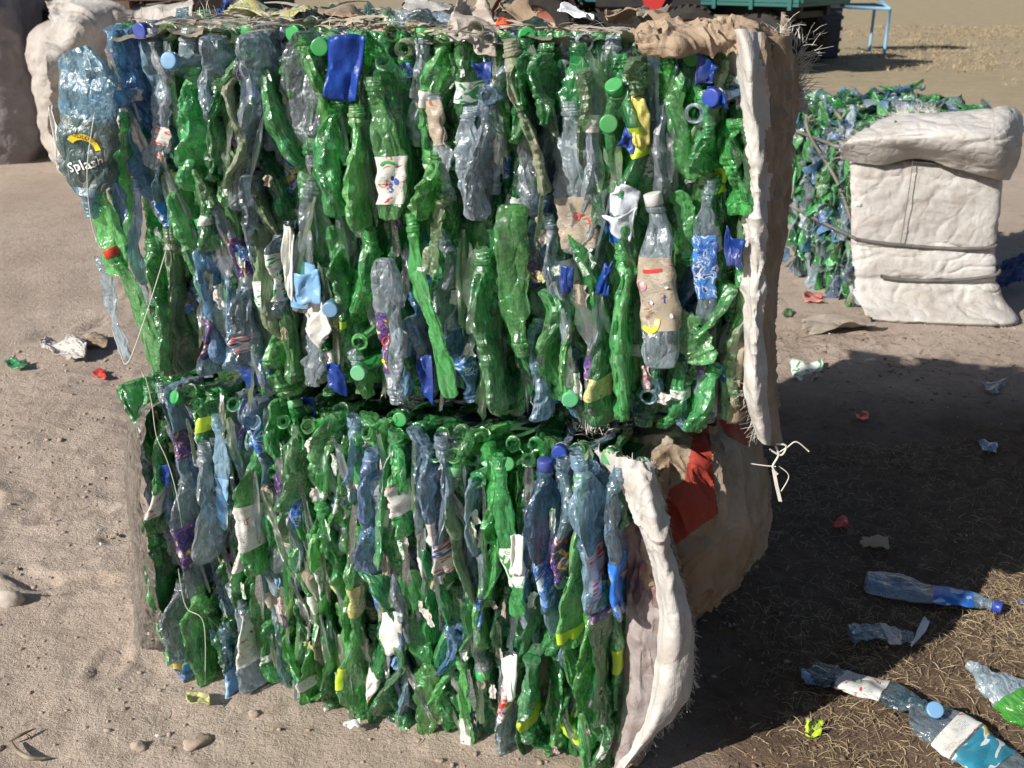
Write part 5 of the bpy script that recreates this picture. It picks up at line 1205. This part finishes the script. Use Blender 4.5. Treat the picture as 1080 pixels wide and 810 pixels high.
# loose rolled upper edge of the wrap, frayed
net = lod_net([[(886,168,4.95),(925,175,4.88),(965,168,4.85),(1010,180,4.80),(1050,190,4.78),(1066,190,4.9)],
 [(890,152,4.86),(930,150,4.78),(968,150,4.74),(1015,160,4.68),(1056,172,4.68),(1074,172,4.85)],
 [(902,142,4.90),(940,138,4.80),(975,136,4.74),(1020,140,4.66),(1060,146,4.66),(1080,148,4.85)],
 [(925,128,5.0),(955,124,4.92),(985,122,4.86),(1025,122,4.80),(1062,120,4.80),(1078,124,4.95)],
 [(945,120,5.1),(970,118,5.05),(995,118,4.98),(1035,114,4.94),(1060,112,4.95),(1072,114,5.1)]])
c = Cloth(net, 90, 190, .012, 5, 55, .001, (.6, .6, 1.8)); c.build('sack_edge_roll', SACK_W, RB.o, RB)
e = RB.loc(c.P[-1, :70]); fray('frayed_thread', e, np.tile([-.2, .3, .7], (len(e), 1)), .06, THREAD, RB.o, 160, .0007, 9)
e = RB.loc(c.P[:, 0]); fray('frayed_thread', e, np.tile([-.7, -.1, .2], (len(e), 1)), .07, THREAD, RB.o, 110, .0007, 10)
def strap(pts, w=.014, r=.0055):
    mb = MB(); mb.tube(pts, r * 1.6, 7); mb.build('strap', STRAP, RB.o, True)
strap([(xs3(.76, .66) - .015, .66, .80), (xs3(.76, .3) - .02, .3, .79), (xs3(.76) - .02, .0, .775), (xs3(.76) + .02, -.045, .765), (.10, -.058, .75), (.35, -.06, .735), (.52, -.055, .745), (.575, .0, .76), (.585, .25, .77)])
strap([(xs3(.4, .66) - .02, .66, .40), (xs3(.4, .3) - .02, .3, .38), (xs3(.37) - .02, .0, .37), (xs3(.36) + .02, -.03, .36), (.15, -.045, .345), (.38, -.045, .335), (.54, -.055, .345), (.605, .0, .35), (.62, .25, .36)])
strap([(.08, -.055, .19), (.2, -.056, .175), (.4, -.056, .18), (.55, -.07, .205), (.64, -.01, .22), (.65, .25, .23)])
strap([(xs3(.9, .42) + .02, .42, .93), (xs3(.9, .36) - .02, .36, .90), (xs3(.8, .32) - .03, .32, .80), (xs3(.6, .12) - .02, .12, .62), (xs3(.4) - .01, .02, .42)])
strap([(xs3(.9, .5) + .12, .5, .955), (xs3(.9, .22) + .04, .22, .93), (xs3(.88) - .02, .1, .87), (xs3(.8) - .02, .02, .79)])
strap([(.14, -.045, .88), (.15, -.07, .74), (.15, -.075, .55), (.15, -.06, .36)], r=.0012)
# cloth corner blown out between the stack and the wrapped bale
scrap('sack_rag', 'pale dirty rag poking out behind the upper bale next to the wrapped bale', 'rag', [at(826,100,2.5), at(846,96,2.5), at(852,122,2.5), at(828,124,2.5)], SACK_F, 90, .01, 20)
scrap('blue_sheet', 'dark blue crumpled plastic sheet on the ground behind the wrapped bale', 'plastic sheet', [gnd(1046,306,.03), gnd(1088,302,.05), gnd(1090,276,.12), gnd(1050,280,.10)], solid('navy_sheet', (.03, .06, .2), .4, .3), 91, .03, 30)
scrap('small_bottle_scrap', 'small blue crushed scrap on the soil left of the wrapped bale', 'plastic scrap', [gnd(822,278,.03), gnd(832,276,.03), gnd(832,262,.06), gnd(822,262,.06)], BLUE[0], 92, .01, 12)

# ------------------------------------------------------------------ big sacks at the left
def big_sack(name, label, x0, x1, y0, y1, h, mat, seed, lean=0, fold=.05):
    """an upright, slumped bulk sack"""
    nu, nv = 110, 180; cx, cy = (x0 + x1) / 2, (y0 + y1) / 2; t = np.linspace(0, 1, nu)[:, None]; a = np.linspace(0, 2 * math.pi, nv, endpoint=False)[None]
    sq = (np.abs(np.cos(a)) ** 4 + np.abs(np.sin(a)) ** 4) ** -.25
    pr = np.sqrt(np.clip(1 - ((t - .0) ** 16), 0, 1)) * (1 - .10 * (1 - sstep(0, .1, t))) 
    rx, ry = (x1 - x0) / 2, (y1 - y0) / 2
    X = rx * pr * sq * np.cos(a); Y = ry * pr * sq * np.sin(a); Z = h * t + 0 * a
    P = np.stack([X + lean * Z, Y, Z], -1)
    f = 1 - np.abs(fbm(P[..., 0] * 1.5 + seed, P[..., 1] * 1.5, P[..., 2] * 1.9, seed, 4)) * 1.4
    g = 1 - np.abs(fbm(P[..., 0] * 5 + seed, P[..., 1] * 5, P[..., 2] * 6, seed + 3, 3)) * 1.4
    s_ = 1 + (fold * (f - .5) + fold * .3 * (g - .5)) / rx
    P[..., 0] = (P[..., 0] - lean * Z) * s_ + lean * Z; P[..., 1] *= s_
    V = P.reshape(-1, 3); F = gridf(nu, nv, True)
    o = mk(name, V, F, mat); o.location = (cx, cy, 0); tag(o, label, 'sack'); return o
big_sack('bulk_sack', 'tall bulk sack standing at the far left edge, shade put into its grey brown colour', -5.35, -4.06, 8.85, 9.9, 1.75, SACK_SHADE, 3, 0, .05)
big_sack('bulk_sack', 'huge pale bulk sack standing behind the left end of the stack', -3.86, -2.35, 8.45, 9.8, 1.24, woven('bulk_sack_white', (.52, .49, .46), .55, (.30, .24, .2), 2.2), 7, -.02, .06)
big_sack('bulk_sack', 'added near black sack filling the dark area behind the pale bulk sack', -3.5, -2.3, 10.9, 11.9, 1.62, solid('dark_fill_sack', (.012, .014, .022), .5, .1), 9, 0, .07)  # added to fill a dark area behind the pale sack
big_sack('bulk_sack', 'added dark sack, its colour standing for the shade between the grey and the pale bulk sacks', -4.9, -3.7, 10.2, 11.2, 1.75, solid('gap_shade_dark', (.03, .027, .028), .7, .2), 12, 0, .07)  # added sack; the gap's shade is put into its dark colour
scrap('blue_tarp', 'blue tarpaulin piece caught on the added dark sack', 'tarpaulin', [at(228,20,10.4), at(244,20,10.4), at(240,-6,10.5), at(226,-4,10.5)], solid('tarp_blue', (.03, .08, .3), .5, .2), 93, .04, 20)
net = [[tuple(at(a, b, Y + .25 * math.sin(a * .05 + b * .03))) for a in (48, 80, 112, 144, 176, 205)] for b, Y in ((2, 8.75), (10, 8.45), (32, 8.2), (58, 8.12), (84, 8.1), (112, 8.1), (150, 8.12))]
c = Cloth(net, 170, 170, .05, 3.2, 61, .003)
o = c.build('draped_sheet', woven('draped_white_sheet', (.56, .53, .50), .6, (.30, .25, .21), 3), cut=lambda c: (c.vv[:-1, :-1] > .03 + .05 * vnoise(c.uu[:-1, :-1] * 7, 0 * c.uu[:-1, :-1], seed=5)) & (c.uu[:-1, :-1] < .93 + .06 * vnoise(c.vv[:-1, :-1] * 9, 0 * c.vv[:-1, :-1], seed=6)))
tag(o, 'crumpled dirty white sheet draped over the front of the pale bulk sack', 'sheet')
pal = empty('wooden_pallet', (-3.05, 9.1, 1.235), .05, 'brown wooden pallet lying on top of the pale bulk sack', 'pallet')
WOOD = solid('weathered_wood', (.16, .10, .07), .85, .4, (.08, .05, .04), 6, .5, 30, .3)
for i in range(6):
    mb = MB(); mb.box((-.55, -.5 + i * .18, .09), (.55, -.36 + i * .18, .115), bev=.004); mb.build('plank', WOOD, pal)
for i in range(3):
    mb = MB(); mb.box((-.54 + i * .5, -.52, .0), (-.44 + i * .5, .54, .088), bev=.004); mb.build('bearer', WOOD, pal)

# ------------------------------------------------------------------ tractor, trailer and frame in the distance
TEAL = solid('trailer_green', (.012, .10, .09), .45, .3, (.05, .06, .05), 3, .1, 40, .1)
TEALB = solid('trailer_turquoise', (.03, .38, .28), .4, .2, (.1, .12, .1), 3, .1, 40, .1)
TYRE = solid('tyre_rubber', (.022, .020, .019), .85, .5, (.07, .055, .045), 5, .3, 40, .2)
RIMD = solid('rim_dusty', (.10, .08, .07), .7, .5, (.12, .09, .07), 5, .2)
REDP = solid('tractor_red', (.42, .03, .03), .4, .25, (.2, .12, .1), 3, .1)
RIMR = solid('rim_red', (.32, .12, .09), .6, .5, (.2, .15, .12), 6, .1)
DARK = solid('chassis_black', (.015, .015, .016), .6, .3, (.05, .04, .03), 3, .2)
def wheel(parent, x, y, z, r, w, rim, name='wheel', ang=0.0):
    M = Matrix.Translation((x, y, z)) @ Matrix.Rotation(ang, 4, 'Z') @ Matrix.Rotation(R(90), 4, 'X')
    mb = MB(); h = w / 2
    prof = [(r*.56, -h*.75), (r*.62, -h*.95), (r*.80, -h), (r*.93, -h*.92), (r*.985, -h*.7), (r, -h*.3), (r, h*.3), (r*.985, h*.7), (r*.93, h*.92), (r*.80, h), (r*.62, h*.95), (r*.56, h*.75)]
    mb.lathe(prof, 40, 0)
    for i in range(28):
        a = 2 * math.pi * i / 28
        for sgn in (-1, 1):
            Mt = Matrix.Rotation(a + (math.pi / 28 if sgn > 0 else 0), 4, 'Z') @ Matrix.Translation((r * 1.0, 0, sgn * h * .48)) @ Matrix.Rotation(sgn * .5, 4, 'X')
            mb.box((-.02, -.02, -h * .42), (.018, .02, h * .42), 0, Mt)
    t = mb.build('wheel', TYRE, parent, False, M)
    mb = MB(); mb.lathe([(.001, -h*.35), (r*.16, -h*.4), (r*.18, -h*.3), (r*.38, -h*.25), (r*.52, -h*.45), (r*.575, -h*.78), (r*.575, h*.78), (r*.5, h*.5), (r*.38, h*.3), (.001, h*.3)], 32)
    for i in range(6):
        a = i * math.pi / 3; mb.lathe([(.012, -h*.34 - .02), (.012, -h*.2)], 6, 0, Matrix.Translation((r*.28*math.cos(a), r*.28*math.sin(a), 0)))
    mb.build('rim', rim, t, True)
    return t
tr = empty('farm_trailer', (4.22, 17.3, 0), R(141), 'dark green farm trailer with thick black tyres parked behind the stack', 'trailer')
wheel(tr, 0.0, .62, .46, .46, .32, RIMD); wheel(tr, 0.0, -.70, .46, .46, .32, RIMD); wheel(tr, 3.0, .62, .46, .46, .32, RIMD); wheel(tr, 3.0, -.62, .46, .46, .32, RIMD)
mb = MB(); mb.tube([(0, -.6, .43), (0, .6, .43)], .045, 10); mb.tube([(3.0, -.6, .43), (3.0, .6, .43)], .045, 10); mb.build('axle', DARK, tr, True)
mb = MB(); mb.box((-.55, -.55, .84), (3.8, -.45, .99), bev=.006); mb.box((-.55, .45, .84), (3.8, .55, .99), bev=.006)
for x in (-.5, .6, 1.7, 2.8, 3.7): mb.box((x, -.448, .82), (x + .08, .448, .91))
mb.box((-.12, -.5, .43), (.12, -.4, .797)); mb.box((-.12, .4, .43), (.12, .5, .797)); mb.box((2.88, -.5, .43), (3.12, -.4, .797)); mb.box((2.88, .4, .43), (3.12, .5, .797))
mb.build('chassis', DARK, tr)
mb = MB(); mb.box((-.7, -.95, .995), (3.9, .95, 1.045), bev=.006); mb.build('bed', TEAL, tr)
for y in (-.95, .91):
    mb = MB(); mb.box((-.7, y, 1.05), (3.9, y + .04, 1.5), bev=.004)
    for k in range(8): mb.box((-.6 + k * .62, y - .03 if y < 0 else y + .043, .95), (-.54 + k * .62, y - .003 if y < 0 else y + .07, 1.45))
    mb.build('side_board', TEAL, tr)
mb = MB(); mb.box((-.74, -.9, 1.05), (-.705, .9, 1.5), bev=.004); mb.build('tail_board', TEAL, tr)
mb = MB(); mb.box((1.25, .97, .84), (1.8, 1.02, .99), bev=.004); mb.build('turquoise_panel', TEALB, tr)
mb = MB(); mb.box((1.4, .80, .62), (1.75, .90, .72), bev=.004); mb.build('turquoise_bracket', TEALB, tr)
tc_ = empty('red_tractor', (2.05, 17.6, 0), R(172), 'red farm machine with a rusty rimmed wheel behind the right end of the stack', 'tractor')
wheel(tc_, -.75, .6, .50, .50, .3, RIMR); wheel(tc_, -.75, -.6, .50, .50, .3, RIMR); wheel(tc_, 1.6, .8, .62, .62, .4, RIMR); wheel(tc_, 1.6, -.8, .62, .62, .4, RIMR)
mb = MB(); mb.box((-1.0, -.22, .45), (1.9, .22, .85), bev=.03); mb.tube([(-.75, -.55, .5), (-.75, .55, .5)], .05, 8); mb.tube([(1.6, -.7, .62), (1.6, .7, .62)], .07, 8); mb.build('chassis', DARK, tc_)
mb = MB(); mb.box((-1.1, -.34, .88), (.7, .34, 1.45), bev=.08); mb.build('engine_cover', DARK, tc_)
mb = MB(); mb.add([(-.5,.36,1.3),(.1,.36,1.3),(-.2,.36,.72),(-.5,.42,1.3),(.1,.42,1.3),(-.2,.42,.72)], [(0,1,2),(5,4,3),(0,3,4,1),(1,4,5,2),(2,5,3,0)]); mb.build('red_guard', REDP, tc_)
for sgn in (-1, 1):
    mb = MB(); a = np.linspace(.2, 2.6, 12)
    V = [(1.6 + .72 * math.cos(t), sgn * .8 + q, .62 + .72 * math.sin(t)) for t in a for q in (-.22, .22)] + [(1.6 + .70 * math.cos(t), sgn * .8 + q, .62 + .70 * math.sin(t)) for t in a for q in (-.22, .22)]
    f = [[2*i, 2*i+1, 2*i+3, 2*i+2] for i in range(11)] + [[24+2*i+2, 24+2*i+3, 24+2*i+1, 24+2*i] for i in range(11)]
    mb.add(V, f); mb.build('fender', REDP, tc_)
mb = MB(); mb.box((1.2, -.25, .9), (1.6, .25, 1.05), bev=.04); mb.box((1.6, -.25, .9), (1.7, .25, 1.4), bev=.03); mb.build('seat', DARK, tc_)
mb = MB(); mb.tube([(.75, 0, 1.2), (.95, 0, 1.45)], .02, 6); mb.lathe([(.16, 0), (.18, .015), (.2, 0), (.18, -.015), (.16, 0)], 20, 0, Matrix.Translation((.97, 0, 1.46)) @ Matrix.Rotation(R(-40), 4, 'Y')); mb.build('steering_wheel', DARK, tc_, True)
sk = empty('slatted_container', (5.28, 19.2, 0), R(12), 'dark slate blue ribbed container standing right of the trailer', 'container')
SL = solid('slate_plastic', (.035, .045, .08), .55, .3, (.1, .08, .07), 3, .2)
mb = MB(); mb.box((-.28, -.4, .05), (.28, .4, 1.25), bev=.04); mb.build('body', SL, sk)
for i in range(6):
    mb = MB(); mb.box((-.30, -.43, .16 + i * .18), (.30, -.402, .22 + i * .18), bev=.004); mb.build('rib', SL, sk)
fr_ = empty('metal_frame', (6.45, 20.6, 0), R(5), 'light blue tubular metal frame on the grass beyond the trailer', 'frame')
LBL = solid('frame_pale_blue', (.16, .34, .5), .5, .3, (.3, .3, .3), 4, .1)
for a_, b_, n_ in [((-.6,0,.85),(.6,0,.80),'beam'),((-.6,0,.0),(-.6,0,.85),'leg'),((.6,0,.0),(.6,0,.80),'leg'),((-.6,.7,.0),(-.6,.7,.85),'leg'),((.6,.7,.0),(.6,.7,.85),'leg'),((-.6,0,.85),(-.6,.7,.85),'beam'),((.6,0,.8),(.6,.7,.85),'beam'),((-.6,.7,.85),(.6,.7,.85),'beam'),((-.55,0,.86),(-.1,0,1.2),'brace'),((.6,0,.80),(.05,0,1.2),'brace'),((-.6,.7,.85),(.0,.3,1.22),'brace')]:
    mb = MB(); mb.tube([a_, b_], .03, 8); mb.build(n_, LBL, fr_, True)
mb = MB(); mb.box((-.7, -.05, 1.2), (1.1, .8, 1.24), bev=.005); mb.build('board', SL, fr_)
print('BOTTLES', COUNT, 'tris', sum(len(o.data.loop_triangles) if False else len(o.data.polygons) * 2 for o in SC.objects if o.type == 'MESH'))
